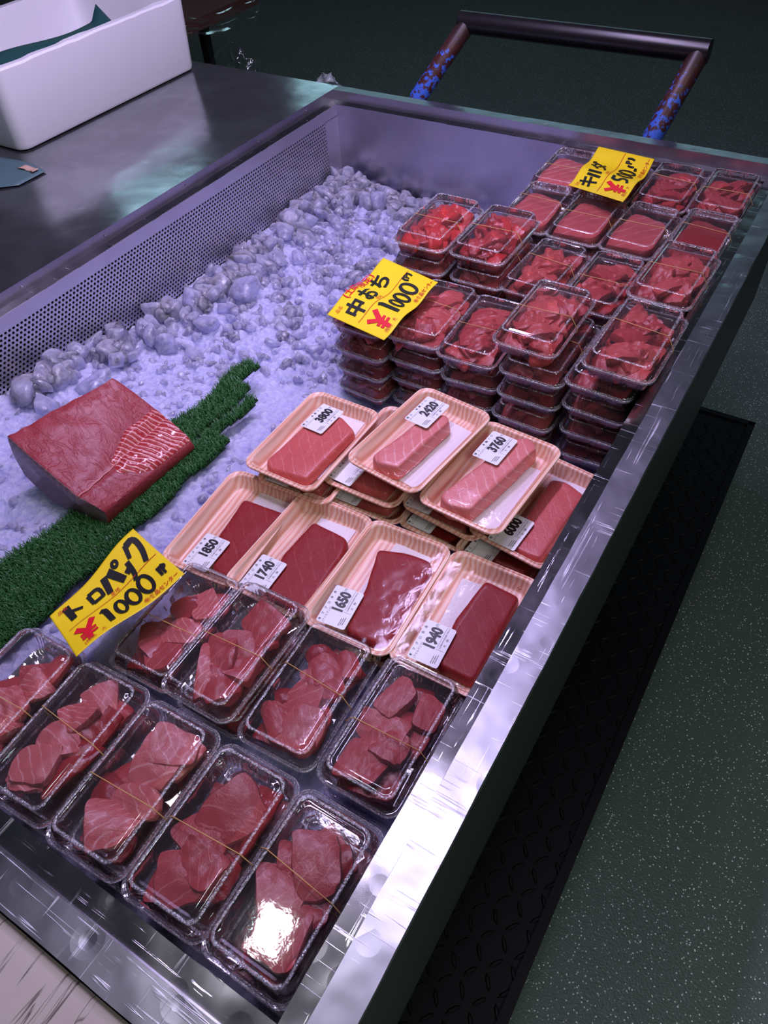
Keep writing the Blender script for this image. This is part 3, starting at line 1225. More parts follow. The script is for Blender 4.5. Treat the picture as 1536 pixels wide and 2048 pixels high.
def price_label(parent, price, kind, loc, rot, hidden=False):
    """white sticker; local x is the reading direction"""
    e = MB()
    n = 28
    e.loft([rrect(LW / 2, LH / 2, .0025, 0, n), rrect(LW / 2, LH / 2, .0025, .0003, n)], True, True)
    lab = e.build('price_label', M['label_paper'], parent, False)
    lab.location = loc
    lab.rotation_euler = rot
    m = MB()
    z = .00045
    top = '本マグロ赤身' if kind == 'lean' else '極上　本鮪トロ'
    nch = len(top)
    for i, ch in enumerate(top):
        if ch != '　':
            put_text(m, ch, .0040, (-.0235 + .0405 * i / (nch - 1), .0152), z=z, bold=.00004)
    put_text(m, '(アイルランド)', .0034, (-.0145, .0102), z=z)
    if price:
        put_text(m, price, .0185, (.0065, .0010), z=z, bold=.0010, sx=.80)
        put_text(m, '円', .0044, (.0245, .0040), z=z)
    bar(m, (-.0025, -.0075), (.0262, -.0075), .0003, z)
    put_text(m, '名古屋市中村区名駅4丁目15-2', .0022, (.0115, -.0105), z=z)
    bar(m, (-.0050, -.0075), (-.0050, -.0165), .0003, z)
    put_text(m, '大　伸', .0040, (.0065, -.0146), z=z, align='CENTER')
    for k in range(3):
        bar(m, (-.0245 + .001 * k, -.0090 - .0022 * k), (-.0135 + .0012 * k, -.0090 - .0022 * k), .0007, z, 1)
    m.build('lettering', M['ink'], lab, False)
    return lab


# ------------------------------------------------------------------ foam trays with tuna blocks
def tray_mesh():
    m = MB()
    n = 72
    P = [(.044, .072, .012, -.0220), (.047, .077, .013, -.0205), (.0575, .0875, .017, -.0035), (.0595, .0895, .018, -.0022), (.0600, .0900, .018, -.0008),
         (.0594, .0894, .018, .0004), (.0575, .0875, .017, .0005), (.0567, .0867, .017, -.0006), (.0553, .0853, .017, -.0006), (.0545, .0845, .016, .0004), (.0530, .0830, .016, .0),
         (.0520, .0820, .016, -.0016), (.0475, .0775, .014, -.0170), (.0450, .0750, .012, -.0188), (.0400, .0700, .010, -.0192)]
    m.loft([rrect(w, l, r, z, n) for w, l, r, z in P], True, True)
    return m.mesh('foam_tray', M['foam_tray'], True, 50)


TRAY_ME = tray_mesh()


def inside(poly, x, y):
    """signed distance to the polygon, positive inside"""
    d, ins = 1e9, False
    n = len(poly)
    for i in range(n):
        ax, ay = poly[i]
        bx, by = poly[(i + 1) % n]
        if (ay > y) != (by > y) and x < (bx - ax) * (y - ay) / (by - ay) + ax:
            ins = not ins
        ex, ey = bx - ax, by - ay
        t_ = max(0, min(1, ((x - ax) * ex + (y - ay) * ey) / (ex * ex + ey * ey + 1e-12)))
        d = min(d, math.hypot(x - ax - ex * t_, y - ay - ey * t_))
    return d if ins else -d


def block_mesh(poly, ztop, zbot, mat, seed):
    """saku block: polygon prism with soft edges, gently uneven top and slanted sides"""
    if sum(poly[i][0] * poly[(i + 1) % len(poly)][1] - poly[(i + 1) % len(poly)][0] * poly[i][1] for i in range(len(poly))) < 0:
        poly = poly[::-1]
    pts = []
    n = len(poly)
    for i in range(n):
        a, b = Vector(poly[i]), Vector(poly[(i + 1) % n])
        k = max(3, int((b - a).length / .004))
        for s in range(k):
            p = a.lerp(b, s / k)
            nn = Vector((b.y - a.y, a.x - b.x)).normalized()
            p += nn * (.0010 * nz((p.x, p.y, 0), 70, seed) + .0005 * nz((p.x, p.y, 0), 200, seed))
            pts.append(p)
    # soften corners
    for _ in range(2):
        pts = [(pts[i - 1] + pts[i] * 2 + pts[(i + 1) % len(pts)]) / 4 for i in range(len(pts))]
    c = sum(pts, Vector((0, 0))) / len(pts)

    def zt(p):
        return ztop + .0009 * nz((p.x, p.y, 0), 32, seed) + .0003 * nz((p.x, p.y, 0), 90, seed)

    loops = []
    for ins, dz, kind in ((-.0012, 0, 'b'), (-.0016, .004, 'b'), (0.0, -.0035, 't'), (.0008, -.0012, 't'), (.0026, 0.0, 't'), (.006, .0005, 't')):
        l = []
        for p in pts:
            d = c - p
            q = p + d.normalized() * min(ins, d.length * .8) if ins > 0 else p - d.normalized() * (-ins)
            l.append((q.x, q.y, (zbot + dz) if kind == 'b' else zt(q) + dz))
        loops.append(l)
    last = loops[-1]
    for f in (.1, .2, .3, .4, .5, .6, .7, .8, .9, .96):
        l = []
        for x, y, _ in last:
            q = Vector((x, y)).lerp(c, f)
            l.append((q.x, q.y, zt(q) + .0006))
        loops.append(l)
    m = MB()
    m.loft(loops, True, False)
    k = len(pts)
    o = len(m.v) - k
    m.v.append((c.x, c.y, zt(c) + .0006))
    for i in range(k):
        m.f.append((o + i, o + (i + 1) % k, len(m.v) - 1))
        m.mi.append(0)
    return m.mesh('tuna_block', mat, True, 60)


def film_mesh(poly, ztop):
    m = MB()
    nu, nv = 26, 38
    vs = []
    for i in range(nu + 1):
        for j in range(nv + 1):
            x, y = -.0545 + .109 * i / nu, -.0845 + .169 * j / nv
            ex = max(abs(x) - .0395, 0)
            ey = max(abs(y) - .0695, 0)
            if math.hypot(ex, ey) > .0155 and ex and ey:
                k = .0155 / math.hypot(ex, ey)
                x = math.copysign(.0395 + ex * k, x)
                y = math.copysign(.0695 + ey * k, y)
            z = .0008
            if poly and ztop > -.001:
                d = inside(poly, x, y)
                z = max(z, ztop + .0012 + .0022 - max(0, -d) * .9 - (.0022 if d < .003 else .0010))
                if d > 0:
                    z = max(z, ztop + .0034)
            z += .0002 * nz((x, y, 0), 90)
            vs.append((x, y, z))
    m.add(vs, [(i * (nv + 1) + j, (i + 1) * (nv + 1) + j, (i + 1) * (nv + 1) + j + 1, i * (nv + 1) + j + 1) for i in range(nu) for j in range(nv)])
    return m.mesh('wrap', M['film'], True, None)


PAD_ME = None


def pad_mesh():
    m = MB()
    m.loft([rrect(.027, .064, .001, -.0188, 24), rrect(.027, .064, .001, -.0176, 24)], True, True)
    return m.mesh('pad', M['pad'], False)


PAD_ME = pad_mesh()
GENERIC = [(-.030, .060), (.020, .066), (.036, .050), (.032, -.066), (-.024, -.070), (-.034, -.02)]
BLK={
 '3800':([(-0.0343, -0.066), (-0.0268, 0.0487), (0.009, 0.0582), (0.0415, 0.0417), (0.0364, -0.0692), (-0.0221, -0.0762)],0.0),
 '2420':([(-0.0258, -0.0712), (-0.0143, 0.0348), (0.0082, 0.0508), (0.0194, 0.0428), (0.0166, -0.0665), (-0.0117, -0.0755)],0.006),
 '3760':([(-0.0324, -0.0736), (-0.0059, 0.0636), (0.0122, 0.0791), (0.0302, 0.0661), (0.0126, -0.075), (-0.0177, -0.082)],0.008),
 'right':([(-0.0149, 0.0533), (0.0037, 0.0607), (0.0345, 0.0515), (0.0413, -0.0729), (-0.0001, -0.0783), (-0.008, -0.0169)],0),
 '1850':([(-0.0158, 0.0468), (0.0539, 0.0466), (0.0442, -0.0759), (0.0153, -0.0734), (-0.0101, -0.0227)],0),
 '1740':([(-0.0151, 0.0501), (0.0392, 0.0466), (0.0487, 0.0289), (0.0606, -0.0828), (0.003, -0.0814), (-0.0178, -0.0169)],0),
 '1650':([(-0.0277, 0.0479), (0.0069, 0.0583), (0.0417, 0.06), (0.0491, 0.0418), (0.0509, -0.0742), (-0.0027, -0.075), (-0.0124, -0.0109)],0),
 '1940':([(-0.0051, 0.0623), (0.0408, 0.0596), (0.0415, -0.0682), (-0.0025, -0.0675), (-0.0125, -0.0042)],0),
}
LAB={
 '3800':(-0.0109,0.0380,87.9), #0.061 0.036
 '2420':(-0.0135,0.0356,91.0), #0.059 0.032
 '3760':(-0.0140,0.0331,89.3), #0.055 0.036
 'right':(-0.0092,-0.0588,92.8), #0.055 0.020
 '1850':(-0.0052,-0.0554,88.4), #0.057 0.043
 '1740':(-0.0183,-0.0558,92.6), #0.057 0.035
 '1650':(-0.0230,-0.0521,94.1), #0.049 0.037
 '1940':(-0.0190,-0.0497,92.7), #0.052 0.039
 'low2420':(-0.0311,-0.0538,86.8), #0.049 0.035
 'low3760':(-0.0359,-0.0572,95.0), #0.053 0.029
}
PIECES={
 'P0':[(0.0229, 0.0522, 0.004, 0.023, 0.035, -3.03, 'r'), (0.0216, 0.0232, 0.006, 0.032, 0.035, -1.82, 'm'), (0.0181, -0.0038, 0.008, 0.033, 0.045, -2.05, 'm'), (0.0286, -0.0223, 0.004, 0.03, 0.035, -1.73, 'm'), (0.034, -0.0179, -0.002, 0.042, 0.03, -1.15, 'r')],
 'P1':[(-0.0001, 0.0562, 0.006, 0.036, 0.035, -2.35, 'p'), (-0.0042, 0.0257, 0.008, 0.039, 0.032, -2.07, 'm'), (-0.0047, -0.0063, 0.007, 0.041, 0.04, -2.23, 'p'), (-0.0076, -0.0377, 0.009, 0.046, 0.04, -2.82, 'p'), (-0.0099, -0.0588, 0.004, 0.031, 0.035, -2.1, 'p'), (0.0301, 0.0279, 0.002, 0.041, 0.034, -1.77, 'd'), (0.0178, -0.0219, 0.002, 0.065, 0.036, -1.74, 'd'), (0.034, 0.0467, -0.003, 0.028, 0.03, -1.51, 'r')],
 'P2':[(0.0178, 0.0496, 0.008, 0.05, 0.04, -2.81, 'p'), (0.0057, 0.0256, 0.006, 0.054, 0.045, -1.45, 'p'), (0.0207, -0.0138, 0.005, 0.054, 0.03, 0.19, 'p'), (0.0192, -0.0496, 0.008, 0.045, 0.052, -0.97, 'm'), (0.034, 0.046, 0.0, 0.042, 0.03, -1.81, 'p'), (-0.0243, -0.0189, -0.005, 0.039, 0.035, -1.38, 'd')],
 'P3':[(0.0045, 0.0243, 0.009, 0.059, 0.05, -1.96, 'r2'), (0.034, 0.0314, 0.001, 0.061, 0.036, -1.48, 'd'), (-0.0061, -0.0057, 0.005, 0.051, 0.045, -0.34, 'r2'), (0.0066, -0.027, 0.008, 0.047, 0.034, -0.08, 'r2'), (0.0013, -0.0537, 0.006, 0.044, 0.052, -1.05, 'r2'), (0.034, -0.0261, -0.005, 0.041, 0.04, -1.59, 'd')],
 'P4':[(0.0054, 0.0264, 0.01, 0.058, 0.042, -0.97, 'r2'), (-0.0095, -0.0123, 0.009, 0.053, 0.045, -0.97, 'p2'), (0.0096, -0.0388, 0.008, 0.049, 0.05, 0.28, 'p2'), (0.0257, 0.0362, 0.0, 0.032, 0.034, -0.72, 'd'), (0.034, -0.0034, 0.001, 0.041, 0.036, -1.23, 'd'), (-0.0171, 0.0181, 0.004, 0.032, 0.03, -1.14, 'r2'), (0.0088, -0.0528, -0.004, 0.047, 0.034, 0.11, 'd'), (0.0205, -0.0162, 0.006, 0.022, 0.03, -1.05, 'r2')],
 'P5':[(-0.0064, 0.0212, 0.006, 0.037, 0.036, 1.31, 'd'), (0.0237, 0.0326, 0.007, 0.047, 0.032, -0.73, 'm'), (0.0172, -0.0109, 0.009, 0.049, 0.035, 0.36, 'm'), (0.0163, -0.0645, 0.008, 0.051, 0.045, -0.91, 'r2'), (0.029, -0.0413, 0.005, 0.054, 0.04, -0.35, 'r2'), (-0.0118, -0.0512, 0.0, 0.063, 0.04, -1.25, 'd'), (0.034, -0.0018, 0.0, 0.04, 0.03, -1.38, 'r')],
 'P6':[(0.0095, 0.0372, 0.008, 0.049, 0.045, -0.32, 'r2'), (-0.0066, -0.0168, 0.011, 0.055, 0.032, -0.93, 'r2'), (0.0093, -0.006, 0.008, 0.056, 0.034, -0.91, 'r2'), (-0.0044, -0.057, 0.01, 0.061, 0.032, -1.08, 'm'), (0.0277, -0.0096, 0.006, 0.054, 0.034, -1.4, 'r2'), (0.0309, -0.053, 0.009, 0.037, 0.042, 0.93, 'r'), (0.034, 0.0288, 0.003, 0.022, 0.036, 0.84, 'r'), (0.034, -0.016, 0.001, 0.034, 0.03, -1.36, 'r')],
 'P7':[(-0.0132, 0.0432, 0.003, 0.032, 0.034, 1.0, 'd'), (-0.0009, 0.0293, 0.008, 0.032, 0.036, 0.91, 'r2'), (-0.0005, -0.0089, 0.008, 0.053, 0.042, 1.74, 'p2'), (0.0216, 0.014, 0.007, 0.043, 0.05, 0.83, 'r2'), (0.0259, 0.0474, 0.004, 0.028, 0.034, 0.54, 'r'), (0.0264, -0.0417, 0.012, 0.045, 0.045, 0.07, 'p2'), (-0.0198, -0.045, 0.008, 0.029, 0.042, 0.99, 'r2'), (0.0126, -0.066, 0.007, 0.052, 0.034, 0.1, 'p2'), (-0.0216, -0.0185, 0.0, 0.027, 0.025, -0.92, 'd'), (0.034, -0.0339, 0.0, 0.056, 0.034, -1.45, 'r')],
 'P8':[(-0.0133, 0.0302, 0.011, 0.029, 0.05, -0.27, 'r2'), (0.0252, 0.0328, 0.006, 0.028, 0.042, 0.12, 'r'), (-0.0093, -0.007, 0.007, 0.055, 0.036, 0.05, 'p2'), (-0.0079, -0.0293, 0.01, 0.034, 0.036, -0.11, 'p2'), (0.0101, -0.0202, 0.012, 0.035, 0.034, -0.09, 'r2'), (-0.0167, -0.0652, 0.008, 0.034, 0.045, 0.22, 'r2'), (0.0011, -0.0488, 0.01, 0.028, 0.034, -0.1, 'r2'), (0.0306, 0.0026, 0.0, 0.049, 0.042, -1.41, 'r'), (0.0107, -0.066, -0.005, 0.045, 0.042, 0.12, 'd')],
}

TRAYS = [
    # key, x, y, z, yaw, pitch, roll, price, kind, material, padshift, label
    ('3800', .601, -.952, -.071, 0.0, .005, -.006, '3800', 'fatty', 'q2', (.012, .012, .05), 'tuna tray pack with the 3800 yen sticker, topmost beside the bare ice'),
    ('2420', .746, -.905, -.044, -.131, .025, -.021, '2420', 'fatty', 'q', (.020, -.002, -.06), 'tuna tray pack with the 2420 yen sticker and a narrow pink block'),
    ('3760', .855, -.911, -.057, -.070, .007, -.011, '3760', 'fatty', 'q', (.018, -.010, .0), 'tuna tray pack with the 3760 yen sticker and a veined fatty block'),
    ('right', .925, -.905, -.088, -.12, 0, 0, '6000', 'fatty', 'q2', (.012, .012, .1), 'tuna tray pack half under the 3760 pack, against the right steel rim'),
    ('low2420', .703, -.914, -.087, 0.0, 0, 0, None, 'fatty', 'q2', (0, 0, 0), 'tuna tray pack directly under the 2420 pack, its sticker half covered'),
    ('low3760', .828, -.906, -.090, -.10, 0, 0, None, 'fatty', 'q2', (0, 0, 0), 'tuna tray pack directly under the 3760 pack, its sticker half covered'),
    ('1850', .578, -1.112, -.107, .09, 0, 0, '1850', 'lean', 'k', (.014, .012, -.05), 'dark red tuna tray pack with the 1850 yen sticker'),
    ('1740', .686, -1.108, -.101, .004, 0, 0, '1740', 'lean', 'k', (.012, .008, .06), 'dark red tuna tray pack with the 1740 yen sticker'),
    ('1650', .800, -1.104, -.100, .041, .006, -.005, '1650', 'lean', 'k', (.006, .012, -.05), 'dark red tuna tray pack with the 1650 yen sticker'),
    ('1940', .916, -1.097, -.101, .012, 0, 0, '1940', 'lean', 'k', (-.004, .0, .08), 'dark red tuna tray pack with the 1940 yen sticker by the steel rim'),
    ('u1', .612, -.948, -.096, .05, 0, 0, None, 'fatty', 'q2', (0, 0, 0), 'tuna tray pack under the 3800 pack'),
    ('u2', .706, -.918, -.115, .02, 0, 0, None, 'fatty', 'q2', (0, 0, 0), 'lowest tuna tray pack of the pile under the 2420 pack'),
    ('u3', .822, -.912, -.117, -.05, 0, 0, None, 'fatty', 'k', (0, 0, 0), 'lowest tuna tray pack of the pile under the 3760 pack'),
    ('u4', .916, -.925, -.114, -.10, 0, 0, None, 'fatty', 'q2', (0, 0, 0), 'lowest tuna tray pack against the right rim behind the 1940 pack'),
    ('u5', .690, -1.105, -.128, .01, 0, 0, None, 'lean', 'k', (0, 0, 0), 'tuna tray pack under the 1740 pack'),
    ('u6', .812, -1.100, -.127, .03, 0, 0, None, 'lean', 'k', (0, 0, 0), 'tuna tray pack under the 1650 pack'),
    ('u7', .915, -1.093, -.128, .0, 0, 0, None, 'lean', 'k', (0, 0, 0), 'tuna tray pack under the 1940 pack'),
]
for key, x, y, z, yaw, rx, ry, price, kind, mt, ps, lab in TRAYS:
    t = thing('tuna_tray_pack', lab, 'packed tuna', (x, y, z), (rx, ry, yaw), 'tuna blocks on wood-grain trays')
    link('foam_tray', TRAY_ME, t)
    link('absorbent_pad', PAD_ME, t, (ps[0], ps[1], 0), (0, 0, ps[2]))
    poly, dz = BLK.get(key, (GENERIC, -.003))
    zt = dz - .0025 if dz < .004 else dz
    link('tuna_block', block_mesh(poly, zt, -.0168, M[mt], sum(map(ord, key))), t)
    link('wrap', film_mesh(poly, zt), t)
    lx, ly, la = LAB.get(key, (-.026, -.056, 90))
    zl = .0016 if zt < .0 else zt + .0044
    price_label(t, price, kind, (lx, ly, zl), (0, 0, math.radians(la)))

# ------------------------------------------------------------------ clear food packs
PW, PL = .0500, .0840


def ribs(x, y, wl):
    """fluted groups on the sides"""
    return 0.0


def pack_base():
    m = MB()
    n = 192

    def flute(amp):
        def f(i, x, y):
            s = y if abs(x) / PW > abs(y) / PL else x
            span = PL if abs(x) / PW > abs(y) / PL else PW
            g = abs(((s / span) * 2.2) % 1.0 - .5)
            return amp * (1 if (i % 3 == 0) else -1) * (1 if g < .22 else 0)
        return f
    P = [(.0360, .0690, .009, -.0210, 0), (.0385, .0715, .010, -.0220, 0), (.0398, .0730, .011, -.0205, .0007), (.0415, .0750, .012, -.0150, .0008), (.0435, .0772, .013, -.0070, .0007), (.0450, .0788, .014, -.0015, 0),
         (.0456, .0796, .014, -.0004, 0), (.0480, .0820, .015, -.0002, 0), (.0492, .0832, .016, .0006, 0), (.0500, .0840, .016, -.0004, 0), (.0500, .0840, .016, -.0022, 0)]
    m.loft([rrect(w, l, r, z, n, flute(a) if a else None) for w, l, r, z, a in P], True, False)
    for fi in range(len(m.f)):
        if fi < n * 10 and fi // n >= 7:
            m.mi[fi] = 1
    return m.mesh('pack_base', [M['plastic'], M['plastic_edge']], True, 40)


def pack_lid():
    m = MB()
    n = 240

    def bead(amp):
        return lambda i, x, y: amp * (1 if i % 2 else -1)

    def flute(amp):
        def f(i, x, y):
            s = y if abs(x) / PW > abs(y) / PL else x
            span = PL if abs(x) / PW > abs(y) / PL else PW
            g = abs(((s / span) * 1.6) % 1.0 - .5)
            return amp * (1 if (i % 4 < 2) else -1) * (1 if g < .20 else 0)
        return f
    P = [(.0498, .0838, .016, -.0014, 0, 0), (.0502, .0842, .016, .0010, 0, 0), (.0494, .0834, .016, .0016, 0, 0), (.0480, .0820, .015, .0012, .0004, 'b'), (.0470, .0810, .015, .0026, .0005, 'b'), (.0462, .0802, .014, .0014, 0, 0),
         (.0450, .0790, .014, .0030, .0005, 'f'), (.0432, .0770, .013, .0110, .0006, 'f'), (.0418, .0752, .012, .0160, 0, 0), (.0405, .0740, .011, .0180, .0003, 'b'), (.0388, .0722, .010, .0186, .0004, 'b'), (.0372, .0705, .009, .0182, 0, 0),
         (.0360, .0692, .008, .0168, 0, 0), (.0345, .0676, .007, .0168, 0, 0), (.0330, .0660, .006, .0180, 0, 0), (.0310, .0640, .005, .0180, 0, 0)]
    m.loft([rrect(w, l, r, z, n, (bead(a) if k == 'b' else flute(a)) if a else None) for w, l, r, z, a, k in P], False, True)
    for fi in range(len(m.f)):
        if fi < n * 15 and fi // n in (1, 3, 4, 9, 10):
            m.mi[fi] = 1
    return m.mesh('pack_lid', [M['plastic'], M['plastic_edge']], True, 40)


def band_mesh(yoff, skew):
    m = MB()
    P = [(-.0508, .0016), (-.0485, .0050), (-.0395, .0196), (.0395, .0196), (.0485, .0050), (.0508, .0016), (.0506, -.0030), (.0440, -.0090), (.0405, -.0226), (-.0405, -.0226), (-.0440, -.0090), (-.0506, -.0030)]
    m.tube([(x, yoff + skew * x, z) for x, z in P], .00055, 6, True)
    return m.mesh('rubber_band', M['band'], True, None)


BASE_ME, LID_ME = pack_base(), pack_lid()
BANDS = [band_mesh(-.006, .05), band_mesh(.008, -.10), band_mesh(-.014, .02)]


def slab(seed, L_, W_, T_, bend=.0, twist=.0, frill=.0, taper=.0):
    """one cut piece of tuna: a bent slab with rounded irregular outline"""
    rr = random.Random(seed)
    nx, ny = 16, 11
    k1, k2, k3 = rr.uniform(2.6, 4.5), rr.uniform(0, 9), rr.uniform(-.25, .25)
    cut = rr.uniform(-.55, .55)

    def pos(u, v, side):
        # squircle outline
        a, b = u, v
        e = 1 - .13 * (abs(a) ** k1) * (abs(b) ** k1)
        x = a * L_ / 2 * e * (1 + cut * b * .35)
        y = b * W_ / 2 * e * (1 - taper * a) + k3 * a * W_ * .3
        x += L_ * .045 * nz((a, b, 0), 1.6, k2)
        y += W_ * .06 * nz((a, b, 0), 1.8, k2 + 4)
        edge = max(abs(a), abs(b))
        th = T_ * (1 - .18 * edge ** 4)
        z = bend * (a * a - .3) * L_ + twist * a * b * W_ + frill * W_ * nz((a, b, 0), 2.6, k2 + 7) + .05 * T_ * nz((a, b, 0), 7, k2)
        return (x, y, z + side * th / 2)
    m = MB()
    top = [pos(-1 + 2 * i / nx, -1 + 2 * j / ny, 1) for i in range(nx + 1) for j in range(ny + 1)]
    bot = [pos(-1 + 2 * i / nx, -1 + 2 * j / ny, -1) for i in range(nx + 1) for j in range(ny + 1)]
    g = lambda i, j: i * (ny + 1) + j
    m.add(top, [(g(i, j), g(i + 1, j), g(i + 1, j + 1), g(i, j + 1)) for i in range(nx) for j in range(ny)])
    m.add(bot, [(g(i, j + 1), g(i + 1, j + 1), g(i + 1, j), g(i, j)) for i in range(nx) for j in range(ny)])
    per = [g(i, 0) for i in range(nx)] + [g(nx, j) for j in range(ny)] + [g(i, ny) for i in range(nx, 0, -1)] + [g(0, j) for j in range(ny, 0, -1)]
    n0 = len(top)
    cx = sum(p[0] for p in top) / n0
    cy = sum(p[1] for p in top) / n0
    # a bulging mid ring between top and bottom
    o = len(m.v)
    ring = []
    for q in per:
        a, b = m.v[q], m.v[q + n0]
        dx, dy = a[0] - cx, a[1] - cy
        s = 1 + .10 * T_ / max(.004, math.hypot(dx, dy)) + .025 * nz(a, 160, k2)
        ring.append((cx + dx * s, cy + dy * s, (a[2] + b[2]) / 2))
    m.v += ring
    N = len(per)
    for i in range(N):
        j = (i + 1) % N
        m.f.append((per[i], o + i, o + j, per[j]))
        m.f.append((o + i, per[i] + n0, per[j] + n0, o + j))
        m.mi += [0, 0]
    return m


SLABS = {}


def slab_me(kind, mat):
    """library of piece shapes (unit length .05) shared by every pack"""
    key = (kind, mat)
    if key not in SLABS:
        p = dict(a=(1, .05, .034, .011, -.05, .06, .04, .1), b=(2, .05, .030, .010, -.10, .12, .06, .2), c=(3, .05, .036, .012, .03, -.10, .05, -.15), d=(4, .05, .028, .011, -.12, .08, .06, .15),
                 e=(5, .05, .022, .009, -.16, .25, .16, .2), f=(6, .05, .020, .010, -.22, .30, .2, .15), g=(7, .05, .026, .008, -.10, -.3, .22, .2), h=(8, .05, .040, .015, -.01, .03, .02, .05))[kind]
        SLABS[key] = slab(*p).mesh('tuna_slice', M[mat], True, 33)
    return SLABS[key]


def piece(parent, kind, mat, loc, length, width, rot, thick=1.0, name='tuna_slice'):
    bw = dict(a=.034, b=.030, c=.036, d=.028, e=.022, f=.020, g=.026, h=.040)[kind]
    return link(name, slab_me(kind, mat), parent, loc, rot, (length / .05, width / bw, thick))


def heap_mesh(name, seed, mats, n, kinds, zr=(-.016, .010), rng=(.030, .062)):
    """a heap of trimmings as one mesh, used where the packs are stacked under others"""
    rr = random.Random(seed)
    m = MB()
    for q in range(6):
        src = slab_me('abcd'[(q + seed) % 4], mats[0])
        vs = np.array([v.co[:] for v in src.vertices]) * np.array([1.05, 1.15, 1.2])
        fs = [tuple(p.vertices) for p in src.polygons]
        p = vs @ np.array(Matrix.Rotation(1.57 + rr.uniform(-.2, .2), 3, 'Z')).T + np.array([(-.019, .019)[q % 2], (-.046, .0, .046)[q // 2], -.010])
        p[:, 0] = np.clip(p[:, 0], -.041, .041)
        p[:, 1] = np.clip(p[:, 1], -.073, .073)
        m.add(p, fs, q % len(mats))
    for i in range(n):
        k = rr.choice(kinds)
        src = slab_me(k, mats[0])
        vs = np.array([v.co[:] for v in src.vertices])
        fs = [tuple(p.vertices) for p in src.polygons]
        t_ = i / max(1, n - 1)
        q = Matrix.Rotation(rr.uniform(0, 6.28), 3, 'Z') @ Matrix.Rotation(rr.uniform(-.5, .5), 3, 'X') @ Matrix.Rotation(rr.uniform(-.4, .4), 3, 'Y')
        s = rr.uniform(.7, 1.15)
        p = (vs * s) @ np.array(q).T + np.array([rr.uniform(-rng[0], rng[0]) * .72, -rng[1] * .82 + 2 * rng[1] * .82 * ((i * .618) % 1), zr[0] + (zr[1] - zr[0]) * t_])
        # keep inside the plastic
        lim = np.where(p[:, 2] < 0, .036 + .007 * np.clip((p[:, 2] + .02) / .02, 0, 1), .0425 - .004 * np.clip(p[:, 2] / .018, 0, 1))
        p[:, 0] = np.clip(p[:, 0], -lim, lim)
        p[:, 1] = np.clip(p[:, 1], -lim - .033, lim + .033)
        p[:, 2] = np.clip(p[:, 2], -.0198, .0158)
        m.add(p, fs, i % len(mats))
    return m.mesh(name, [M[x] for x in mats], True, 52)


HEAPS = [heap_mesh('tuna_trimmings', 11, ('r', 's'), 26, 'efgb'), heap_mesh('tuna_trimmings', 12, ('s', 'r'), 26, 'efgd'), heap_mesh('tuna_trimmings', 13, ('r', 'd'), 26, 'efgb'),
         heap_mesh('tuna_trimmings', 14, ('d', 'r'), 18, 'abcd')]


def clear_pack(label, group, loc, rot=(0, 0, 0), sc=1.0, band=0, lid=True):
    t = thing('tuna_pack', label, 'packed tuna', loc, rot, group)
    t.scale = (sc, sc, 1)
    link('pack_base', BASE_ME, t)
    if lid:
        link('pack_lid', LID_ME, t)
    if band is not None:
        link('rubber_band', BANDS[band % 3], t)
    return t


def fill_trim(t, seed, mats, n=18, kinds='efgbd', top=.011):
    """single pieces heaped in a pack, each one a part"""
    rr = random.Random(seed)
    for q in range(6):
        gx_, gy_ = (-.019, .019)[q % 2], (-.046, .0, .046)[q // 2]
        piece(t, 'abcd'[(q + seed) % 4], mats[q % len(mats)], (gx_, gy_, -.011 + rr.uniform(-.001, .003)), rr.uniform(.046, .052), rr.uniform(.036, .042), (rr.uniform(-.12, .12), rr.uniform(-.1, .1), 1.57 + rr.uniform(-.2, .2)), 1.2, 'tuna_piece')
    for i in range(n):
        f = i / (n - 1)
        k = rr.choice(kinds)
        spread = 1 - .35 * f
        y = (-.052 + .104 * ((i * 0.618) % 1.0)) * (1 - .12 * f)
        x = rr.uniform(-.022, .022) * spread
        z = -.006 + (top + .004) * f
        ln = rr.uniform(.044, .062)
        rz = rr.uniform(-1.3, 1.3) + 1.57
        wd = rr.uniform(.024, .036)
        ex = abs(math.cos(rz)) * ln / 2 + abs(math.sin(rz)) * wd / 2
        lim = .042 - .004 * f
        x = max(-lim + ex, min(lim - ex, x)) if ex < lim else 0.0
        piece(t, k, rr.choice(mats), (x, y, z), ln, wd, (rr.uniform(-.22, .22), rr.uniform(-.16, .16), rz), rr.uniform(.9, 1.3), 'tuna_piece')


# ---- the front group, each pack with its own pieces
PP = {'P0': (.530, -1.442, -.090, .04), 'P1': (.629, -1.441, -.085, .055), 'P2': (.726, -1.440, -.085, .042), 'P3': (.824, -1.4385, -.087, .027), 'P4': (.919, -1.437, -.087, .005),
      'P5': (.623, -1.266, -.108, .05), 'P6': (.715, -1.267, -.086, .016), 'P7': (.807, -1.260, -.115, .052), 'P8': (.911, -1.256, -.108, .014)}
PLAB = {'P0': 'clear pack of marbled tuna cuts at the left end of the front row', 'P1': 'clear pack in the front row with pale pink slices beside a long dark red strip',
        'P2': 'clear pack in the front row with pale pink slices and a loose square chunk', 'P3': 'clear pack in the front row with a large rounded rose slice and a dark strip',
        'P4': 'clear pack in the front corner with a bright white reflection on its lid', 'P5': 'clear pack under the yellow toro card with dark and pink pieces',
        'P6': 'clear pack raised on its neighbour just right of the yellow toro card', 'P7': 'clear pack in front of the 1650 tray with folded rose slices', 'P8': 'clear pack in front of the 1940 tray with chunky tuna pieces'}
GF = 'clear packs of tuna cuts at the front'
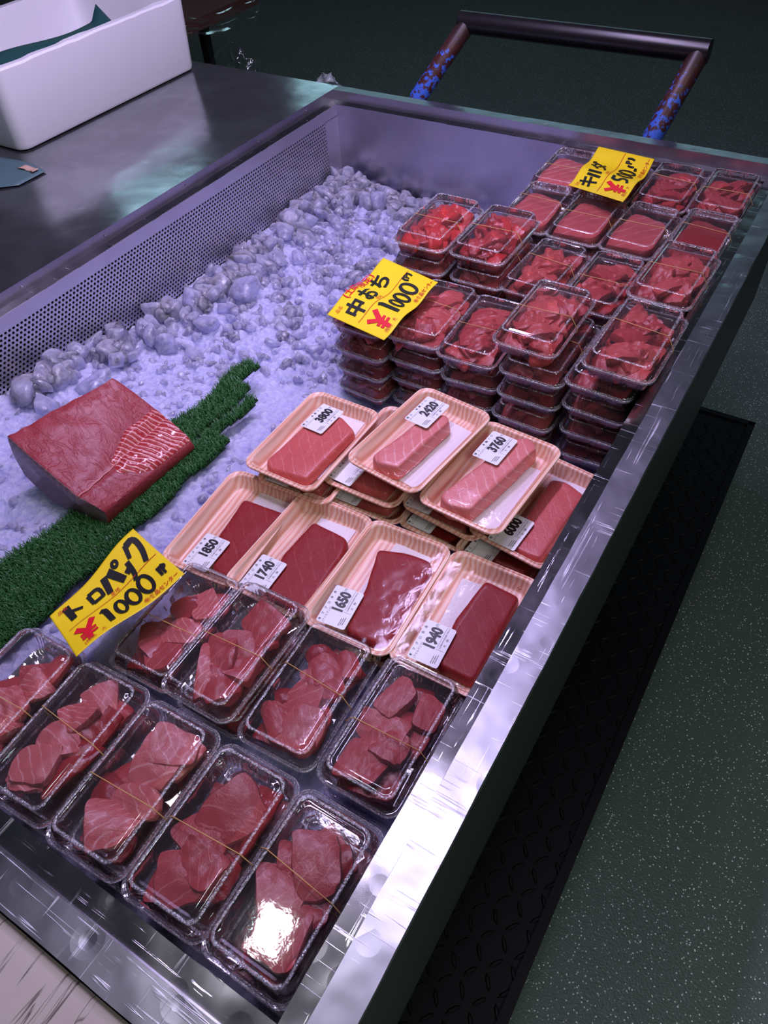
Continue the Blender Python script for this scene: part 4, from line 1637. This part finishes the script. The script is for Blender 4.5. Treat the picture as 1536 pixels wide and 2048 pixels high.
for i, (k, (x, y, z, yaw)) in enumerate(PP.items()):
    t = clear_pack(PLAB[k], GF, (x, y, z), (0, 0, yaw), .982, i)
    rr = random.Random(40 + i)
    for q, (px, py, pz, ln, w, a, mt) in enumerate(PIECES[k]):
        kd = 'e' if mt == 'd' and ln > .058 else 'abcd'[(q + i) % 4]
        if k == 'P8' and q in (0, 1):
            kd = 'h'
        # long pieces lying across the pack are kept inside its sides
        ex = abs(math.cos(a)) * ln / 2 + abs(math.sin(a)) * w / 2
        ey = abs(math.sin(a)) * ln / 2 + abs(math.cos(a)) * w / 2
        px = max(-.041 + ex, min(.041 - ex, px)) if ex < .041 else 0
        py = max(-.075 + ey, min(.075 - ey, py))
        piece(t, kd, mt, (px, py, pz - .0035), ln * 1.04, w, (rr.uniform(-.2, .2), rr.uniform(-.18, .18), a), rr.uniform(.7, 1.05))
    # darker pieces on the bottom of the pack
    for q in range(3):
        piece(t, 'abc'[q], rr.choice(['d', 'r', 'r2']), (rr.uniform(-.014, .014), -.045 + .042 * q + rr.uniform(-.008, .008), -.013), .05, .034, (0, 0, rr.uniform(-.6, .6)), .8)
# packs underneath, seen through the gaps
UND = [('under the marbled pack at the left edge', .532, -1.440, -.132, .03), ('under the pack with the long dark strip', .631, -1.439, -.128, .03), ('under the pack with the square chunk', .728, -1.438, -.127, .03),
       ('under the pack with the large rounded slice', .826, -1.437, -.129, .02), ('under the front corner pack', .920, -1.437, -.129, .0), ('under the raised pack beside the toro card', .718, -1.262, -.129, .02),
       ('under the pack of chunky pieces', .912, -1.254, -.150, .0), ('under the toro card pack', .625, -1.264, -.150, .03)]
for i, (w, x, y, z, yaw) in enumerate(UND):
    t = clear_pack('lower clear pack of dark red tuna ' + w, GF, (x, y, z), (0, 0, yaw), .982, None)
    link('tuna_trimmings', HEAPS[3 if i % 2 else 2], t)

# ---- the stacks behind the trays
STACKS = [
    # id, x, y, ztop, yaw, layers, content, offsets for lower layers, wording
    ('A', .520, -.640, -.060, -.02, 4, 's1', (.008, -.004), 'under the yellow card on the left front stack'),
    ('B', .617, -.630, -.058, .03, 4, 's2', (.006, .002), 'second front stack from the ice, beside the yellow card'),
    ('C', .711, -.636, -.058, .04, 4, 's3', (.004, .004), 'third front stack from the ice'),
    ('D', .807, -.641, -.002, .0, 5, 's4', (.014, -.004), 'tall fourth front stack, beside the one at the rim'),
    ('E', .942, -.648, .008, -.008, 5, 's5', (-.020, .006), 'tall front stack against the right steel rim'),
    ('K', .539, -.470, .004, .011, 4, 'k1', (.0, -.002), 'bright red nakaochi stack at the edge of the ice'),
    ('K', .637, -.452, -.004, .006, 4, 'k2', (.0, -.002), 'dark bright-red scraps stack, second from the edge of the ice'),
    ('M', .7315, -.449, -.046, -.040, 3, 's3', (.0, .0), 'second row, behind the third front stack'),
    ('M', .832, -.447, -.046, -.014, 3, 's1', (.0, .0), 'second row, behind the tall fourth stack'),
    ('M', .935, -.440, -.006, -.030, 3, 's5', (-.004, .0), 'second row at the right steel rim'),
    ('N', .640, -.277, -.034, .02, 3, 'q1', (.0, .0), 'third row, pale slab stack nearest the ice'),
    ('N', .738, -.280, -.032, -.02, 3, 'q2', (.0, .0), 'third row, second pale slab from the ice'),
    ('N', .834, -.277, -.034, -.03, 3, 'q3', (.0, .0), 'third row, wide pink slab below the yellow 500 card'),
    ('N', .934, -.268, -.030, .0, 3, 'd1', (.0, .0), 'third row, dark red slab at the right rim'),
    ('O', .628, -.110, -.036, .02, 3, 'q4', (.0, .0), 'back row, pink slab at the left of the yellow 500 card'),
    ('O', .730, -.110, -.034, .0, 3, 's2', (.0, .0), 'back row, hidden under the yellow 500 card'),
    ('O', .832, -.110, -.030, -.005, 3, 's6', (.0, .0), 'back row, right of the yellow 500 card'),
    ('O', .931, -.110, -.024, .003, 3, 's6', (.0, .0), 'back row in the far right corner'),
]
ORD = ['top', 'second', 'third', 'fourth', 'fifth']
GB = 'clear packs of tuna stacked at the back'
for si, (row, x, y, zt, yaw, nl_, cont, off, words) in enumerate(STACKS):
    for k in range(nl_):
        ox, oy = (off[0] * min(1, k), off[1] * min(1, k)) if k else (0, 0)
        jx, jy = (rnd.uniform(-.003, .003), rnd.uniform(-.003, .003)) if k else (0, 0)
        lab = ('top clear pack, ' if k == 0 else ORD[k] + ' pack down, ') + words
        kind = ''
        t = clear_pack(kind + lab, GB, (min(x + ox + jx, .926) if (k and x < .94) or k else x, y + oy + jy, zt - .0422 * k), (0, 0, yaw + (rnd.uniform(-.05, .05) if k else 0)), 1.0, si + k if k < 2 else None)
        if k == 0:
            s = 100 + si * 7
            if cont[0] == 's':
                mats = {'1': ('s', 'r'), '2': ('s', 'r2'), '3': ('s', 's', 'r'), '4': ('s', 'r'), '5': ('r', 's'), '6': ('r', 'r2')}[cont[1]]
                fill_trim(t, s, mats, 15, 'efgbd' if cont[1] != '6' else 'abdg')
            elif cont[0] == 'k':
                fill_trim(t, s, ('b', 'b', 'r') if cont[1] == '1' else ('d', 'b', 'r'), 16, 'efgf')
            elif cont[0] == 'q':
                piece(t, 'h', 'p2' if cont[1] != '4' else 'm', (0, -.012, -.003), .118, .076, (.03, 0, 1.5708 + .05), 1.35, 'tuna_slab')
                piece(t, 'c', 'r2', (0, -.02, -.014), .07, .060, (0, 0, 1.5), .8, 'tuna_slab')
            else:
                piece(t, 'h', 'd', (0, -.008, -.003), .122, .076, (.03, 0, 1.5708), 1.3, 'tuna_slab')
        else:
            link('tuna_trimmings', HEAPS[(si + k) % 3], t)

# ------------------------------------------------------------------ yellow price cards
def price_card(name, label, corners, bend, texts):
    """corners: top-left, top-right, bottom-right, bottom-left in reading order"""
    TL, TR, BR, BL = [Vector(c) for c in corners]
    c0 = (TL + TR + BR + BL) / 4
    t = thing(name, label, 'price card', c0, (0, 0, 0), 'yellow hand-lettered price cards')
    nrm = (TR - TL).cross(TL - BL).normalized()

    def surf(u, v, off):
        p = (TL * (1 - u) + TR * u) * v + (BL * (1 - u) + BR * u) * (1 - v)
        b = bend(u, v)
        return p + nrm * (b + off) - c0
    CW, CH = .165, .112
    m = MB()
    nu, nv = 68, 48
    vs = [surf(i / nu, j / nv, 0) for i in range(nu + 1) for j in range(nv + 1)]
    m.add(vs, [(i * (nv + 1) + j, (i + 1) * (nv + 1) + j, (i + 1) * (nv + 1) + j + 1, i * (nv + 1) + j + 1) for i in range(nu) for j in range(nv)])
    o = m.build('card', M['card'], t, True, None)
    sm = o.modifiers.new('thick', 'SOLIDIFY')
    sm.thickness = .0005
    sm.offset = -1
    groups = {}
    for mat, nm, items in texts:
        g = MB()
        for it in items:
            if it[0] == 't':
                _, body, size, u, v, rot, bold, sx = it
                put_text(g, body, size, (u * CW, v * CH), rot, bold, 0, 'CENTER', 0, sx)
            elif it[0] == 'l':
                _, (u0, v0), (u1, v1), w = it
                bar(g, (u0 * CW, v0 * CH), (u1 * CW, v1 * CH), w, 0, 16)
            elif it[0] == 'b':                     # brush stroke through points with width
                _, pts, w = it
                P = [Vector((a * CW, b * CH)) for a, b in pts]
                for _k in range(2):
                    Q = [P[0]]
                    for a, b in zip(P, P[1:]):
                        Q += [a.lerp(b, .25), a.lerp(b, .75)]
                    P = Q + [P[-1]]
                vs2 = []
                for i, p in enumerate(P):
                    d = (P[min(i + 1, len(P) - 1)] - P[max(i - 1, 0)]).normalized()
                    nn = Vector((-d.y, d.x))
                    ww = w / 2 * (1.08 - .25 * i / len(P))
                    vs2 += [(*(p + nn * ww), 0), (*(p - nn * ww), 0)]
                g.add(vs2, [(2 * i, 2 * i + 1, 2 * i + 3, 2 * i + 2) for i in range(len(P) - 1)])
        g.v = [tuple(surf(x / CW, y / CH, .0011)) for x, y, _ in g.v]
        g.build(nm, M[mat], t, False)
    return t


def oval(cx, cy, rx, ry, a0=100, n=22):
    return [(cx + rx * math.cos(math.radians(a0 + 372 * i / n)), cy + ry * math.sin(math.radians(a0 + 372 * i / n))) for i in range(n + 1)]


def common(u_ic=.52):
    return [('l', (.06, .50), (.97, .50), .0009), ('t', '品名', .0080, .105, .885, 0, 0, 1), ('t', '産地', .0075, u_ic, .54, 0, 0, 1), ('t', '(税込', .0085, .155, .07, 0, 0, .9), ('t', '大', .0085, .275, .075, 0, 0, .8), ('t', ')', .009, .70, .20, 0, 0, 1),
            ('t', '㊥食品センター', .0088, .80, .065, 0, .00012, .92)]


def yen(u, v, s=1.0):
    return [('b', [(u - .075 * s, v + .17 * s), (u, v + .03 * s)], .0085 * s), ('b', [(u + .085 * s, v + .19 * s), (u, v + .02 * s), (u - .005, v - .16 * s)], .0088 * s),
            ('b', [(u - .065 * s, v - .005), (u + .075 * s, v + .005)], .0055 * s), ('b', [(u - .065 * s, v - .075 * s), (u + .075 * s, v - .065 * s)], .0055 * s)]


brush1 = [('b', [(.135, .90), (.145, .62)], .0105), ('b', [(.15, .78), (.25, .70)], .0055),
          ('b', [(.33, .80), (.335, .62)], .0065), ('b', [(.33, .80), (.44, .80), (.435, .62)], .0062), ('b', [(.335, .63), (.44, .635)], .0062),
          ('b', [(.52, .84), (.485, .58)], .0105), ('b', [(.575, .84), (.645, .57)], .0120), ('b', oval(.665, .84, .026, .040), .0052),
          ('b', [(.70, .66), (.715, .58)], .0075), ('b', [(.75, .72), (.735, .52), (.70, .44)], .0080),
          ('b', [(.835, .90), (.79, .72)], .0075), ('b', [(.835, .88), (.935, .90), (.925, .70), (.87, .52)], .0095),
          ('b', [(.335, .37), (.36, .42), (.365, .12)], .0090), ('b', oval(.475, .26, .040, .125), .0056), ('b', oval(.595, .27, .050, .135), .0060), ('b', oval(.735, .285, .054, .145), .0062),
          ('b', [(.885, .34), (.880, .20)], .0050), ('b', [(.915, .34), (.912, .19)], .0046), ('b', [(.915, .335), (.955, .30), (.918, .26)], .0044)]
price_card('price_card', 'yellow toro pack card reading 1000 1P, leaning on the front packs', [(.511, -1.350, -.066), (.502, -1.205, -.064), (.614, -1.231, -.056), (.587, -1.375, -.052)],
           lambda u, v: .003 * math.sin(u * 7 + v * 2) - .004 * math.sin(math.pi * v),
           [('red_ink', 'printing', common()), ('brush_ink', 'brush_lettering', brush1), ('red_brush', 'yen_sign', yen(.17, .24))])
brush2 = [('t', '中', .036, .205, .66, .05, .0012, 1.0), ('t', 'お', .036, .45, .70, .05, .0012, 1.0), ('t', 'ち', .036, .70, .74, .05, .0012, 1.0),
          ('b', [(.365, .40), (.385, .44), (.395, .12)], .0092), ('b', oval(.50, .265, .038, .11), .0052), ('b', oval(.615, .285, .046, .13), .0056), ('b', oval(.755, .295, .052, .14), .0058),
          ('b', [(.85, .50), (.835, .44), (.85, .38)], .0042), ('t', 'P', .016, .885, .445, .1, .0006, .9), ('b', [(.92, .50), (.935, .45), (.925, .39)], .0040)]
price_card('price_card', 'yellow nakaochi card reading 1000 with red note, on the middle stacks', [(.489, -.745, -.026), (.4875, -.572, -.018), (.6075, -.600, -.016), (.607, -.767, -.022)],
           lambda u, v: .004 * math.sin(u * 6.5) * (.4 + v) - .002 * math.sin(u * 13),
           [('red_ink', 'printing', common(.47)), ('brush_ink', 'brush_lettering', brush2), ('red_brush', 'yen_sign', yen(.19, .23)), ('red_brush', 'red_lettering', [('t', '(土曜限定)', .0175, .50, .955, .04, .0002, 1.0)])])
brush3 = [('t', 'キ', .038, .20, .72, .0, .0010, 1.0), ('b', [(.335, .84), (.325, .60)], .0068), ('b', [(.405, .86), (.41, .62)], .0075), ('t', 'ダ', .038, .60, .74, .0, .0009, 1.0),
          ('b', [(.43, .40), (.36, .40), (.355, .29), (.42, .27), (.42, .17), (.35, .14)], .0060), ('b', [(.36, .40), (.45, .41)], .0055), ('b', oval(.525, .27, .044, .125), .0054), ('b', oval(.655, .29, .050, .13), .0056),
          ('b', [(.74, .20), (.79, .215)], .0055), ('b', [(.80, .36), (.79, .30), (.80, .25)], .0050), ('t', 'P', .017, .85, .36, .1, .0008, .9), ('b', [(.90, .42), (.915, .36), (.90, .29)], .0050)]
price_card('price_card', 'yellow kihada card reading 500 in the far corner on the back packs', [(.6745, -.224, -.003), (.672, -.064, .003), (.784, -.072, .003), (.791, -.268, .004)],
           lambda u, v: .005 * math.sin(u * 5 + 1) * (1.1 - v) - .003 * math.sin(u * 11),
           [('red_ink', 'printing', common(.47)), ('brush_ink', 'brush_lettering', brush3), ('red_brush', 'yen_sign', yen(.21, .24))])

# ------------------------------------------------------------------ everything was laid out with the rim at z = 0: lift it to its height above the floor
for o in list(SC.objects):
    if o.parent is None and o.type not in ('CAMERA', 'LIGHT'):
        o.location.z += ZR
